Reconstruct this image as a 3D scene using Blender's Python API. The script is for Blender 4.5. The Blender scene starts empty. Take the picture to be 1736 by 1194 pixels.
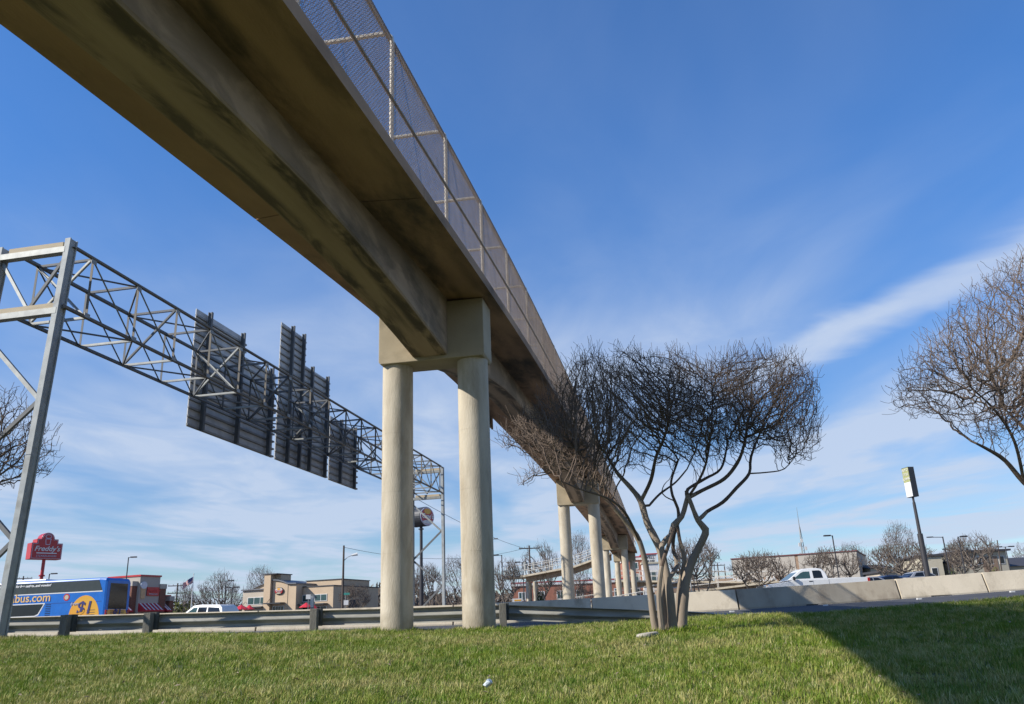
import bpy, math, random
import numpy as np
from mathutils import Vector, Matrix, noise as mnoise
random.seed(7); rng = np.random.default_rng(7)
R_ = math.radians
scene = bpy.context.scene
COL = scene.collection

# ------------------------------------------------------------------ camera, sky, sun, exposure
PITCH, ROLL, FPX, PW, PH = R_(18.1), R_(2.35), 1390.0, 1736.0, 1194.0
cF = Vector((0, math.cos(PITCH), math.sin(PITCH)))
r0 = Vector((1, 0, 0)); u0 = r0.cross(cF)
cR = r0 * math.cos(ROLL) - u0 * math.sin(ROLL)
cU = r0 * math.sin(ROLL) + u0 * math.cos(ROLL)
cam_data = bpy.data.cameras.new('camera')
cam = bpy.data.objects.new('camera', cam_data); COL.objects.link(cam)
cam_data.sensor_width = 36; cam_data.lens = FPX / PW * 36
cam_data.clip_start = 0.1; cam_data.clip_end = 9000
cam.matrix_world = Matrix(((cR.x, cU.x, -cF.x, 0), (cR.y, cU.y, -cF.y, 0), (cR.z, cU.z, -cF.z, 0), (0, 0, 0, 1)))
scene.camera = cam
scene.render.engine = 'CYCLES'
scene.view_settings.view_transform = 'Standard'; scene.view_settings.look = 'None'
scene.view_settings.exposure = 0.35; scene.view_settings.gamma = 1.0
scene.view_settings.use_curve_mapping = False
scene.cycles.max_bounces = 6; scene.cycles.use_denoising = True

SUN_EL = R_(34.4)
SUN_H = Vector((-0.934, -0.358, 0)).normalized()
SUN_DIR = Vector((SUN_H.x * math.cos(SUN_EL), SUN_H.y * math.cos(SUN_EL), math.sin(SUN_EL)))
sun_data = bpy.data.lights.new('sun', 'SUN'); sun_data.energy = 5.0; sun_data.angle = R_(0.53)
sun_data.color = (1.0, 0.945, 0.86)
sun = bpy.data.objects.new('sun', sun_data); COL.objects.link(sun)
sun.rotation_euler = SUN_DIR.to_track_quat('Z', 'Y').to_euler(); sun.location = (-30, -10, 40)

world = bpy.data.worlds.new('World'); scene.world = world; world.use_nodes = True
wn = world.node_tree.nodes; wl = world.node_tree.links
for n in list(wn): wn.remove(n)
def WN(t, **k):
    n = wn.new(t)
    for a, b in k.items(): setattr(n, a, b)
    return n
def wmath(op, a, b=None, c=None, clamp=False):
    n = WN('ShaderNodeMath', operation=op); n.use_clamp = clamp
    for i, v in enumerate((a, b, c)):
        if v is None: continue
        if isinstance(v, (int, float)): n.inputs[i].default_value = v
        else: wl.new(v, n.inputs[i])
    return n.outputs[0]
sky = WN('ShaderNodeTexSky', sky_type='NISHITA'); sky.sun_disc = False
sky.sun_elevation = SUN_EL; sky.sun_rotation = math.atan2(SUN_H.x, SUN_H.y)
sky.air_density = 1.0; sky.dust_density = 0.0; sky.ozone_density = 2.0; sky.altitude = 150
tc = WN('ShaderNodeTexCoord'); sep = WN('ShaderNodeSeparateXYZ'); wl.new(tc.outputs['Generated'], sep.inputs[0])
zc = wmath('MAXIMUM', sep.outputs[2], 0.03)
px = wmath('DIVIDE', sep.outputs[0], zc); py = wmath('DIVIDE', sep.outputs[1], zc)
comb = WN('ShaderNodeCombineXYZ'); wl.new(px, comb.inputs[0]); wl.new(py, comb.inputs[1])
def cloud_noise(rot, scl, nscale, detail, rough, dist, loc=(0, 0, 0)):
    m = WN('ShaderNodeMapping'); m.inputs['Rotation'].default_value = (0, 0, R_(rot)); m.inputs['Scale'].default_value = scl
    m.inputs['Location'].default_value = loc
    wl.new(comb.outputs[0], m.inputs[0])
    n = WN('ShaderNodeTexNoise'); wl.new(m.outputs[0], n.inputs['Vector'])
    n.inputs['Scale'].default_value = nscale; n.inputs['Detail'].default_value = detail
    n.inputs['Roughness'].default_value = rough; n.inputs['Distortion'].default_value = dist
    return n.outputs[0]
def ramp(v, a, b):
    n = WN('ShaderNodeMapRange'); n.interpolation_type = 'SMOOTHSTEP'; wl.new(v, n.inputs[0])
    n.inputs[1].default_value = a; n.inputs[2].default_value = b; return n.outputs[0]
big = ramp(cloud_noise(-20, (0.9, 0.42, 1), 0.62, 4, 0.55, 0.5, (3.1, 1.2, 0)), 0.28, 0.70)
fine = ramp(cloud_noise(35, (1.3, 0.7, 1), 1.5, 8, 0.58, 0.6), 0.25, 0.85)
low = ramp(sep.outputs[2], 0.52, 0.10)                       # more veil towards the horizon
veil = wmath('MULTIPLY', wmath('MULTIPLY', big, wmath('ADD', wmath('MULTIPLY', fine, 0.5), 0.42)), wmath('ADD', wmath('MULTIPLY', low, 1.5), 0.22))
# one long cirrus band low in the north-east: a straight line on the cloud plane
wob = wmath('MULTIPLY', wmath('SUBTRACT', cloud_noise(0, (1, 1, 1), 1.6, 4, 0.55, 0.4), 0.5), 0.55)
# line through (1.5,2.1) and (1.15,3.3)
ln = wmath('ADD', wmath('ADD', wmath('MULTIPLY', px, 0.96), wmath('MULTIPLY', py, 0.28)), wob)
dist = wmath('ABSOLUTE', wmath('SUBTRACT', ln, 2.08))
band = ramp(dist, 0.26, 0.0)
band = wmath('MULTIPLY', band, wmath('MULTIPLY', ramp(py, 1.3, 2.2), ramp(py, 4.6, 3.0)))
band = wmath('MULTIPLY', band, wmath('ADD', wmath('MULTIPLY', fine, 0.35), 0.6))
ln2 = wmath('ADD', wmath('ADD', wmath('MULTIPLY', px, 0.93), wmath('MULTIPLY', py, 0.36)), wob)
band2 = wmath('MULTIPLY', ramp(wmath('ABSOLUTE', wmath('SUBTRACT', ln2, 3.75)), 0.6, 0.0), 0.55)
cov = wmath('MINIMUM', wmath('ADD', wmath('ADD', veil, band), band2), 0.85)
mul = WN('ShaderNodeMixRGB', blend_type='MULTIPLY'); mul.inputs[0].default_value = 1.0
wl.new(sky.outputs[0], mul.inputs[1]); tint = WN('ShaderNodeMixRGB'); wl.new(ramp(sep.outputs[2], 0.0, 0.55), tint.inputs[0])
tint.inputs[1].default_value = (0.74, 0.88, 1.08, 1); tint.inputs[2].default_value = (0.52, 1.13, 1.78, 1); wl.new(tint.outputs[0], mul.inputs[2])
mixc = WN('ShaderNodeMixRGB', blend_type='MIX'); wl.new(cov, mixc.inputs[0]); wl.new(mul.outputs[0], mixc.inputs[1])
mixc.inputs[2].default_value = (5.3, 6.2, 7.8, 1)
bg = WN('ShaderNodeBackground'); wl.new(mixc.outputs[0], bg.inputs[0]); bg.inputs[1].default_value = 0.086
wo = WN('ShaderNodeOutputWorld'); wl.new(bg.outputs[0], wo.inputs[0])

# ------------------------------------------------------------------ helpers
def ray(x, y): return cF + cR * ((x - PW / 2) / FPX) - cU * ((y - PH / 2) / FPX)
def at(x, y, Y):
    """point of the real place seen towards (x, y) of the photograph, Y metres ahead of the camera"""
    d = ray(x, y); return d * (Y / d.y)
def atX(x, Y, y=None): return at(x, 991 - .041 * (x - 886) if y is None else y, Y).x
def lerp(a, b, t): return a + (b - a) * t
def interp(x, xs, ys): return float(np.interp(x, xs, ys))
ZBX = ([-60, -30, -20, -10, -3, 3, 8, 14, 22, 40, 80], [.25, .16, .11, -.04, -.11, -.06, .03, .14, .4, .9, 1.6])
CRX = ([-40, -12, -10.5, -7, -3, 0, 1.5, 3.4, 5.8, 8.6, 10.3, 20, 60], [.05, .02, .0, -.03, -.14, -.2, -.15, -.14, -.13, -.05, .03, .4, 1.2])
def z_barrier(X): return interp(X, *ZBX)
def z_crest(X): return interp(X, *CRX)
def ground_z(X, Y):
    if Y <= 19.2:
        low_ = -0.56 + 0.012 * max(X, 0)
        t = min(max((Y - 3.5) / 13.0, 0), 1); t = t * t * (3 - 2 * t) * .35 + t * .65
        z = lerp(low_, z_crest(X), t)
        z += 0.025 * math.sin(X * 1.3 + Y * .7) * math.sin(Y * 1.1 - X * .4)
        if Y > 17.6: z -= (Y - 17.6) / 1.6 * 0.15
        return z
    if Y <= 37.4:
        return lerp(z_crest(X) - 0.17, z_barrier(X), (Y - 19.2) / (37.4 - 19.2))
    return z_barrier(X * 37.4 / Y) + (Y - 37.4) * 0.0006

class MB:
    def __init__(s): s.v = []; s.f = []
    def add(s, vs, fs):
        o = len(s.v); s.v += [tuple(p) for p in vs]; s.f += [tuple(i + o for i in f) for f in fs]; return s
    def box(s, c, d, rz=0.0, M=None):
        x, y, z = d[0] / 2, d[1] / 2, d[2] / 2
        vs = [Vector((sx * x, sy * y, sz * z)) for sz in (-1, 1) for sy in (-1, 1) for sx in (-1, 1)]
        if rz: vs = [Matrix.Rotation(rz, 3, 'Z') @ v for v in vs]
        if M is not None: vs = [M @ v for v in vs]
        c = Vector(c)
        return s.add([v + c for v in vs], [(0, 2, 3, 1), (4, 5, 7, 6), (0, 1, 5, 4), (2, 6, 7, 3), (0, 4, 6, 2), (1, 3, 7, 5)])
    def b2(s, a, b):
        return s.box([(a[i] + b[i]) / 2 for i in range(3)], [abs(b[i] - a[i]) for i in range(3)])
    def beam(s, p, q, w, h, up=(0, 0, 1)):
        p, q = Vector(p), Vector(q); d = (q - p); L = d.length
        if L < 1e-6: return s
        d /= L; up = Vector(up)
        if abs(d.dot(up)) > .98: up = Vector((1, 0, 0))
        a = d.cross(up).normalized(); b = a.cross(d)
        vs = []
        for e in (p, q):
            for sa, sb in ((-1, -1), (1, -1), (1, 1), (-1, 1)): vs.append(e + a * (sa * w / 2) + b * (sb * h / 2))
        return s.add(vs, [(0, 1, 2, 3), (7, 6, 5, 4), (0, 4, 5, 1), (1, 5, 6, 2), (2, 6, 7, 3), (3, 7, 4, 0)])
    def angle(s, p, q, w, t=.012, up=(0, 0, 1)):
        """an L-section steel angle"""
        p, q = Vector(p), Vector(q); d = (q - p).normalized(); up = Vector(up)
        if abs(d.dot(up)) > .98: up = Vector((1, 0, 0))
        a = d.cross(up).normalized(); b = a.cross(d)
        s.beam(p + a * (w / 2), q + a * (w / 2), w, t, up=b)
        return s.beam(p + b * (w / 2 + t), q + b * (w / 2 + t), t, w, up=b)
    def tube(s, pts, r, n=8, cap=True):
        pts = [Vector(p) for p in pts]; m = len(pts)
        rs = [r] * m if isinstance(r, (int, float)) else list(r)
        ref = None; base = len(s.v); fs = []
        for i, p in enumerate(pts):
            t = (pts[min(i + 1, m - 1)] - pts[max(i - 1, 0)]).normalized()
            if ref is None: ref = t.orthogonal().normalized()
            else:
                ref = ref - t * ref.dot(t); ref = ref.normalized() if ref.length > 1e-6 else t.orthogonal().normalized()
            b = t.cross(ref)
            for k in range(n):
                a = 2 * math.pi * k / n
                s.v.append(tuple(p + (ref * math.cos(a) + b * math.sin(a)) * rs[i]))
        for i in range(m - 1):
            for k in range(n):
                k2 = (k + 1) % n
                fs.append((base + i * n + k, base + i * n + k2, base + (i + 1) * n + k2, base + (i + 1) * n + k))
        if cap:
            fs.append(tuple(base + k for k in reversed(range(n)))); fs.append(tuple(base + (m - 1) * n + k for k in range(n)))
        s.f += fs; return s
    def cyl(s, c, r, h, n=20, r2=None):
        return s.tube([c, (c[0], c[1], c[2] + h)], [r, r if r2 is None else r2], n)
    def prism(s, poly, a, axis, lo, hi):
        """extrude a 2-D polygon; axis 'x','y','z' is the extrusion axis"""
        n = len(poly)
        def pt(p, h):
            return {'x': (h, p[0], p[1]), 'y': (p[0], h, p[1]), 'z': (p[0], p[1], h)}[axis]
        vs = [pt(p, lo) for p in poly] + [pt(p, hi) for p in poly]
        fs = [tuple(range(n - 1, -1, -1)), tuple(range(n, 2 * n))] + [(i, (i + 1) % n, n + (i + 1) % n, n + i) for i in range(n)]
        return s.add(vs, fs)
    def loft(s, sections, closed=True, caps=True):
        n = len(sections[0]); o = len(s.v)
        for sec in sections: s.v += [tuple(p) for p in sec]
        for i in range(len(sections) - 1):
            for k in range(n if closed else n - 1):
                k2 = (k + 1) % n
                s.f.append((o + i * n + k, o + i * n + k2, o + (i + 1) * n + k2, o + (i + 1) * n + k))
        if caps and closed:
            s.f.append(tuple(o + k for k in reversed(range(n)))); s.f.append(tuple(o + (len(sections) - 1) * n + k for k in range(n)))
        return s
    def mesh(s, name):
        me = bpy.data.meshes.new(name); me.from_pydata([tuple(v) for v in s.v], [], s.f); me.validate(); me.update(); return me
    def build(s, name, m, parent=None, smooth=False, bevel=0, fix=True, **k):
        me = s.mesh(name)
        if fix:
            import bmesh
            bm = bmesh.new(); bm.from_mesh(me); bmesh.ops.recalc_face_normals(bm, faces=bm.faces); bm.to_mesh(me); bm.free()
        me.materials.append(m)
        if smooth:
            for p in me.polygons: p.use_smooth = True
            try: me.set_sharp_from_angle(angle=R_(40))
            except Exception: pass
        o = bpy.data.objects.new(name, me); COL.objects.link(o)
        if parent: o.parent = parent
        if bevel:
            b = o.modifiers.new('bevel', 'BEVEL'); b.width = bevel; b.segments = 2; b.limit_method = 'ANGLE'
        tag(o, **k); return o
def tag(o, label=None, category=None, group=None, kind=None):
    for k, v in (('label', label), ('category', category), ('group', group), ('kind', kind)):
        if v: o[k] = v
    return o
def thing(name, label, category, loc=(0, 0, 0), rz=0.0, group=None):
    o = bpy.data.objects.new(name, None); COL.objects.link(o); o.location = loc; o.rotation_euler = (0, 0, rz)
    o.empty_display_size = .3; return tag(o, label, category, group)
def dup(o, parent=None, loc=None, rz=None, scale=None, label=None):
    c = o.copy(); COL.objects.link(c)
    if parent: c.parent = parent
    if loc is not None: c.location = loc
    if rz is not None: c.rotation_euler = (0, 0, rz)
    if scale is not None: c.scale = scale if not isinstance(scale, (int, float)) else (scale,) * 3
    if label: c['label'] = label
    for ch in list(o.children): dup(ch, c)
    return c
def again(o, loc, parent=None, rz=0.0):
    """another part sharing the mesh of o"""
    c = o.copy(); COL.objects.link(c); c.parent = parent or o.parent; c.location = loc; c.rotation_euler = (0, 0, rz); return c
def text(s_, m, parent, loc, size, rz=0.0, name='lettering', shear=0, sx=1.0, ext=.01, align='CENTER', tilt=90, offset=0.0):
    cu = bpy.data.curves.new(name, 'FONT'); cu.body = s_; cu.size = size; cu.extrude = ext; cu.align_x = align; cu.align_y = 'CENTER'; cu.shear = shear
    cu.offset = offset; cu.materials.append(m)
    o = bpy.data.objects.new(name, cu); COL.objects.link(o); o.parent = parent; o.location = loc
    o.rotation_euler = (R_(tilt), 0, rz); o.scale = (sx, 1, 1); return o

# ------------------------------------------------------------------ materials
def mat(name, c, c2=None, rough=.75, metal=0.0, nscale=4.0, detail=5, bump=0.0, bscale=None, c3=None, n3=.6, stretch=(1, 1, 1), spec=None, thr=(.35, .65), thr3=(.52, .72), coord='Object', trans=0, alpha=None):
    sc_ = lambda q: tuple(v * .86 for v in q) if q else q
    c, c2, c3 = sc_(c), sc_(c2), sc_(c3)
    m = bpy.data.materials.new(name); m.use_nodes = True; nt = m.node_tree; b = nt.nodes['Principled BSDF']
    b.inputs['Base Color'].default_value = (*c, 1); b.inputs['Roughness'].default_value = rough; b.inputs['Metallic'].default_value = metal
    if spec is not None: b.inputs['Specular IOR Level'].default_value = spec
    t = nt.nodes.new('ShaderNodeTexCoord'); mp = nt.nodes.new('ShaderNodeMapping'); mp.inputs['Scale'].default_value = stretch
    nt.links.new(t.outputs[coord], mp.inputs[0])
    def noise(sc, de, ro=.55):
        n = nt.nodes.new('ShaderNodeTexNoise'); nt.links.new(mp.outputs[0], n.inputs['Vector'])
        n.inputs['Scale'].default_value = sc; n.inputs['Detail'].default_value = de; n.inputs['Roughness'].default_value = ro; return n
    def mr(v, a, z):
        r = nt.nodes.new('ShaderNodeMapRange'); nt.links.new(v, r.inputs[0]); r.inputs[1].default_value = a; r.inputs[2].default_value = z; return r.outputs[0]
    out = None
    if c2:
        mx = nt.nodes.new('ShaderNodeMixRGB'); nt.links.new(mr(noise(nscale, detail).outputs[0], *thr), mx.inputs[0])
        mx.inputs[1].default_value = (*c, 1); mx.inputs[2].default_value = (*c2, 1); out = mx.outputs[0]
        if c3:
            m3 = nt.nodes.new('ShaderNodeMixRGB'); nt.links.new(mr(noise(n3, 8, .62).outputs[0], *thr3), m3.inputs[0])
            nt.links.new(out, m3.inputs[1]); m3.inputs[2].default_value = (*c3, 1); out = m3.outputs[0]
        nt.links.new(out, b.inputs['Base Color'])
    if bump:
        bp = nt.nodes.new('ShaderNodeBump'); bp.inputs['Strength'].default_value = bump; bp.inputs['Distance'].default_value = .02
        nt.links.new(noise(bscale or nscale * 6, 6).outputs[0], bp.inputs['Height']); nt.links.new(bp.outputs[0], b.inputs['Normal'])
    return m
M = {}
M['concrete'] = mat('column concrete', (.50, .435, .33), (.62, .55, .425), nscale=2.6, c3=(.37, .31, .22), n3=1.9, thr3=(.48, .70), bump=.45, bscale=34, rough=.95, stretch=(1.5, 1.5, .38))
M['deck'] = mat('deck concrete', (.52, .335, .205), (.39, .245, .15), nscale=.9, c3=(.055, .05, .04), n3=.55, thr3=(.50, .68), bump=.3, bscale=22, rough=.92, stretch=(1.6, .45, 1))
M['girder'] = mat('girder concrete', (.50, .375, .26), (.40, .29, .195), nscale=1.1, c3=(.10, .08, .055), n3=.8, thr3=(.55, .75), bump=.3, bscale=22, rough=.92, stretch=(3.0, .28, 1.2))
M['cap'] = mat('cap concrete', (.47, .395, .27), (.40, .335, .225), nscale=1.3, c3=(.27, .225, .15), n3=1.2, bump=.2, bscale=24, rough=.9)
M['barrier'] = mat('barrier concrete', (.72, .62, .455), (.62, .53, .385), nscale=.9, c3=(.38, .31, .21), n3=1.3, thr3=(.52,.74), bump=.4, bscale=20, rough=.92, stretch=(1, 1, .6))
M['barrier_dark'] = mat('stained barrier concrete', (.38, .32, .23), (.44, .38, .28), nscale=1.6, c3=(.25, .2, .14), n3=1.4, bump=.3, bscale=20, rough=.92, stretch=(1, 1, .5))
M['fence'] = mat('weathered fence pipe', (.88, .85, .76), (.70, .64, .54), nscale=9, rough=.6, metal=.1)
M['rail_pipe'] = mat('rusty rail pipe', (.26, .19, .115), (.35, .28, .19), nscale=9, rough=.7)
M['mesh'] = mat('weathered chain link wire', (.33, .26, .20), (.25, .19, .14), nscale=3, rough=.6, metal=.2)
M['post_steel'] = mat('pale galvanised post', (.42, .44, .43), (.33, .35, .35), nscale=5, rough=.65, metal=.1, c3=(.25, .25, .23), n3=2.2)  # paler copy of the truss steel; the post's sunlit face put into the colour
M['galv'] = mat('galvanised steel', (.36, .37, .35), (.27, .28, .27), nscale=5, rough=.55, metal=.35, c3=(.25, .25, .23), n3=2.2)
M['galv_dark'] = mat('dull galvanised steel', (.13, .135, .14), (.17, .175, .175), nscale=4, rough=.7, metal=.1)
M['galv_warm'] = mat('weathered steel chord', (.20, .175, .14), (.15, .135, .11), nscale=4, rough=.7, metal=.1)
M['tan'] = mat('tan painted cap beam', (.55, .45, .30), (.46, .38, .26), nscale=3, rough=.8, stretch=(1, 4, 4))
M['sign_back'] = mat('aluminium sign back', (.60, .60, .59), (.47, .475, .47), nscale=2.5, rough=.6, metal=.15)
M['rib'] = mat('aluminium rib', (.34, .335, .32), (.27, .265, .25), nscale=2.5, rough=.6, metal=.1)  # same metal as the panel; shade on the rib undersides put into the colour
M['sign_green'] = mat('green sign sheeting', (.0, .18, .09), (.0, .16, .08), rough=.5)
M['w_rail'] = mat('guardrail steel', (.42, .41, .36), (.30, .29, .25), nscale=4, rough=.8, metal=0, spec=.2, stretch=(.5, 1, 3))
M['wood'] = mat('weathered guardrail post', (.24, .225, .185), (.15, .14, .115), nscale=6, rough=.9, stretch=(6, 6, .8), bump=.4, bscale=20)
M['wood_dark'] = mat('dark blockout wood', (.10, .105, .095), (.06, .065, .06), nscale=6, rough=.9)
M['asphalt'] = mat('asphalt', (.055, .056, .062), (.075, .076, .08), nscale=3, c3=(.045, .045, .05), n3=.4, rough=.92, bump=.3, bscale=60)
M['concrete_road'] = mat('concrete pavement', (.3, .28, .24), (.25, .235, .2), nscale=.6, rough=.92, bump=.2, bscale=40)
M['lot'] = mat('parking lot asphalt', (.11, .11, .11), (.15, .145, .14), nscale=.3, rough=.95)
M['soil'] = mat('turf soil', (.065, .085, .018), (.11, .10, .04), nscale=1.8, c3=(.05, .08, .015), n3=.8, rough=1, bump=.6, bscale=40)
M['far'] = mat('far ground', (.10, .11, .06), (.16, .15, .10), nscale=.05, rough=1)
M['bark'] = mat('smooth mottled bark', (.33, .265, .195), (.235, .19, .145), nscale=3.5, c3=(.36, .22, .11), n3=2.6, thr3=(.6, .75), rough=.85, bump=.6, bscale=9, stretch=(1, 1, .35))
M['twig'] = mat('twig bark', (.125, .088, .066), (.17, .125, .09), nscale=2, rough=.9)
M['twig_far'] = mat('far bare twigs', (.155, .12, .095), (.11, .088, .07), nscale=.4, rough=1)
M['trunk_far'] = mat('far tree bark', (.15, .125, .10), (.24, .20, .165), nscale=1.2, rough=1)
M['leaf'] = mat('early spring leaves', (.17, .18, .05), (.10, .12, .035), nscale=.8, rough=1)
M['evergreen'] = mat('evergreen shrub leaves', (.05, .075, .03), (.07, .09, .035), nscale=.8, rough=1)
def plain(name, c, rough=.5, metal=0, c2=None, spec=None): return mat(name, c, c2 or tuple(x * .85 for x in c), rough=rough, metal=metal, nscale=3, spec=spec)
M['blue'] = plain('bus blue paint', (.015, .17, .60), .3)
M['navy'] = plain('navy lettering', (.02, .03, .18), .5)
M['orange'] = mat('bus orange graphic', (.80, .33, .03), (.72, .42, .05), nscale=.5, rough=.35)
M['letter_orange'] = plain('pale orange lettering', (.85, .55, .22), .4)
M['glass'] = plain('dark window glass', (.015, .018, .02), .08)
M['glass_band'] = plain('bus tinted band', (.055, .065, .065), .12)
M['glass_green'] = plain('greenish window glass', (.05, .10, .10), .08)
M['white'] = plain('white paint', (.78, .78, .76), .35, c2=(.74, .74, .72))
M['white_matt'] = plain('white matt', (.75, .74, .71), .8)
M['lilac'] = plain('pale lettering', (.62, .6, .7), .5)
M['black'] = plain('black rubber', (.012, .012, .013), .6)
M['darkgrey'] = plain('dark grey paint', (.04, .043, .05), .5)
M['chrome'] = plain('chrome', (.6, .6, .6), .2, .9)
M['red'] = plain('sign red', (.52, .03, .035), .35)
M['red_bright'] = plain('bright red', (.72, .04, .05), .45)
M['awning_red'] = plain('awning red', (.5, .02, .035), .7)
M['red_light'] = plain('tail light red', (.45, .01, .01), .2)
M['stucco'] = mat('tan stucco', (.62, .475, .32), (.57, .43, .29), nscale=.8, rough=.95, bump=.2, bscale=30)
M['stucco_pale'] = mat('pale stucco', (.60, .52, .42), (.55, .48, .38), nscale=.8, rough=.95)
M['cream'] = mat('cream stucco', (.55, .50, .38), (.50, .45, .34), nscale=.8, rough=.95)
M['brick'] = mat('brown brick', (.17, .075, .05), (.22, .10, .065), nscale=6, rough=.95)
M['brick_red'] = mat('red brick', (.40, .17, .11), (.34, .14, .09), nscale=2, rough=.95)  # saturation lowered to put distance haze into the colour
M['brick_tan'] = mat('tan brick', (.36, .25, .17), (.28, .19, .13), nscale=3, rough=.95)
M['grey_wall'] = mat('greige masonry', (.47, .43, .37), (.42, .385, .33), nscale=.5, rough=.95)
M['roof_dark'] = plain('dark roofing', (.06, .06, .07), .7)
M['roof_metal'] = plain('grey metal roof', (.2, .21, .23), .45, .3)
M['maroon'] = plain('maroon coping', (.16, .05, .05), .7)
M['pole_dark'] = plain('dark bronze pole', (.045, .042, .045), .5)
M['pole_wood'] = plain('utility pole wood', (.10, .075, .06), .9)
M['cable'] = plain('black cable', (.03, .03, .03), .8)
M['olive'] = plain('olive sign face', (.42, .43, .18), .5)
M['teal'] = plain('street sign green', (.05, .30, .24), .5)
M['car_navy'] = plain('navy car paint', (.02, .035, .085), .2)
M['car_grey'] = plain('silver car paint', (.33, .34, .36), .25)
M['litter'] = mat('crumpled white litter', (.62, .70, .74), (.5, .56, .6), nscale=9, rough=.6)
M['stone'] = mat('pale flat stone', (.5, .46, .38), (.4, .36, .3), nscale=7, rough=.95, bump=.4)
M['custard'] = plain('custard white', (.75, .77, .8), .6)
M['cone'] = plain('cup tan', (.62, .42, .22), .6)


def stained(m, bands, dark, nsc, stretch, lo, hi):
    """add run-off stains in long bands beside the edges of a beam: bands = [(u_from, u_full, u_full2, u_to)] across the beam"""
    nt = m.node_tree; b = nt.nodes['Principled BSDF']; src = b.inputs['Base Color'].links[0].from_socket
    t = nt.nodes.new('ShaderNodeTexCoord'); sp = nt.nodes.new('ShaderNodeSeparateXYZ'); nt.links.new(t.outputs['Object'], sp.inputs[0])
    mp = nt.nodes.new('ShaderNodeMapping'); mp.inputs['Scale'].default_value = stretch; nt.links.new(t.outputs['Object'], mp.inputs[0])
    n = nt.nodes.new('ShaderNodeTexNoise'); nt.links.new(mp.outputs[0], n.inputs['Vector']); n.inputs['Scale'].default_value = nsc; n.inputs['Detail'].default_value = 9; n.inputs['Roughness'].default_value = .62; n.inputs['Distortion'].default_value = .5
    def mth(op, a, c, cl=False):
        q = nt.nodes.new('ShaderNodeMath'); q.operation = op; q.use_clamp = cl
        for i, v in enumerate((a, c)):
            if isinstance(v, (int, float)): q.inputs[i].default_value = v
            else: nt.links.new(v, q.inputs[i])
        return q.outputs[0]
    def mr(v, a, z):
        r = nt.nodes.new('ShaderNodeMapRange'); r.interpolation_type = 'SMOOTHSTEP'; nt.links.new(v, r.inputs[0]); r.inputs[1].default_value = a; r.inputs[2].default_value = z; return r.outputs[0]
    x = mth('ADD', sp.outputs[0], mth('MULTIPLY', mth('SUBTRACT', n.outputs[0], .5), .12)); tot = None
    for a0, a1, a2, a3, st in bands:
        f = mth('MULTIPLY', mth('MULTIPLY', mr(x, a0, a1), mr(x, a3, a2)), st)
        tot = f if tot is None else mth('MAXIMUM', tot, f)
    f = mth('MULTIPLY', tot, mr(n.outputs[0], lo, hi), True)
    mx = nt.nodes.new('ShaderNodeMixRGB'); nt.links.new(f, mx.inputs[0]); nt.links.new(src, mx.inputs[1]); mx.inputs[2].default_value = (*dark, 1); nt.links.new(mx.outputs[0], b.inputs['Base Color'])
def splash(m, z0, z1, dark):
    nt = m.node_tree; b = nt.nodes['Principled BSDF']; src = b.inputs['Base Color'].links[0].from_socket
    t = nt.nodes.new('ShaderNodeNewGeometry'); sp = nt.nodes.new('ShaderNodeSeparateXYZ'); nt.links.new(t.outputs['Position'], sp.inputs[0])
    n = nt.nodes.new('ShaderNodeTexNoise'); nt.links.new(t.outputs['Position'], n.inputs['Vector']); n.inputs['Scale'].default_value = 5; n.inputs['Detail'].default_value = 8
    a = nt.nodes.new('ShaderNodeMath'); a.operation = 'MULTIPLY_ADD'; nt.links.new(n.outputs[0], a.inputs[0]); a.inputs[1].default_value = .9; nt.links.new(sp.outputs[2], a.inputs[2])
    r = nt.nodes.new('ShaderNodeMapRange'); nt.links.new(a.outputs[0], r.inputs[0]); r.inputs[1].default_value = z1 + .45; r.inputs[2].default_value = z0 + .45; r.inputs[4].default_value = .8
    mx = nt.nodes.new('ShaderNodeMixRGB'); nt.links.new(r.outputs[0], mx.inputs[0]); nt.links.new(src, mx.inputs[1]); mx.inputs[2].default_value = (*dark, 1); nt.links.new(mx.outputs[0], b.inputs['Base Color'])
splash(M['concrete'], -.2, .35, (.26, .22, .15))
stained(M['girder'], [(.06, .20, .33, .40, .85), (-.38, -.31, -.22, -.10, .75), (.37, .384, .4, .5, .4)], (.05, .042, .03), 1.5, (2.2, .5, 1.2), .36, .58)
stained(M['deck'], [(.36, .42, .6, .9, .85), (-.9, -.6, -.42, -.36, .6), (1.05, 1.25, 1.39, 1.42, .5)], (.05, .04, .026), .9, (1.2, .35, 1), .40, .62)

# ------------------------------------------------------------------ the setting: ground, bank, road, parking lot
def sheet(name, xs, ys, m, zoff=0.0, zf=ground_z):
    mb = MB(); nx, ny = len(xs), len(ys)
    for y in ys:
        for x in xs: mb.v.append((x, y, zf(x, y) + zoff))
    for j in range(ny - 1):
        for i in range(nx - 1): mb.f.append((j * nx + i, j * nx + i + 1, (j + 1) * nx + i + 1, (j + 1) * nx + i))
    return mb.build(name, m, smooth=True, fix=False, kind='structure')
fr = lambda a, b, s: list(np.arange(a, b + s * .5, s))
XS = sorted(set([-220, -160, -110, -80, -60] + fr(-50, 50, .5) + [60, 80, 110, 160, 220]))
sheet('grass_bank', XS, fr(-14, 19.2, .4), M['soil'])
XR = [-220, -160, -110, -80, -60, -40, -30, -22, -16, -12, -8, -5, -2, 1, 3, 5, 7, 9, 11, 13, 15, 18, 22, 28, 40, 60, 80, 110, 160, 220]
sheet('highway', XR, [19.2, 22, 26, 30, 34, 37.4], M['asphalt'])
sheet('far_carriageway', XR, [37.4, 42, 48, 56, 64], M['concrete_road'])
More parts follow.
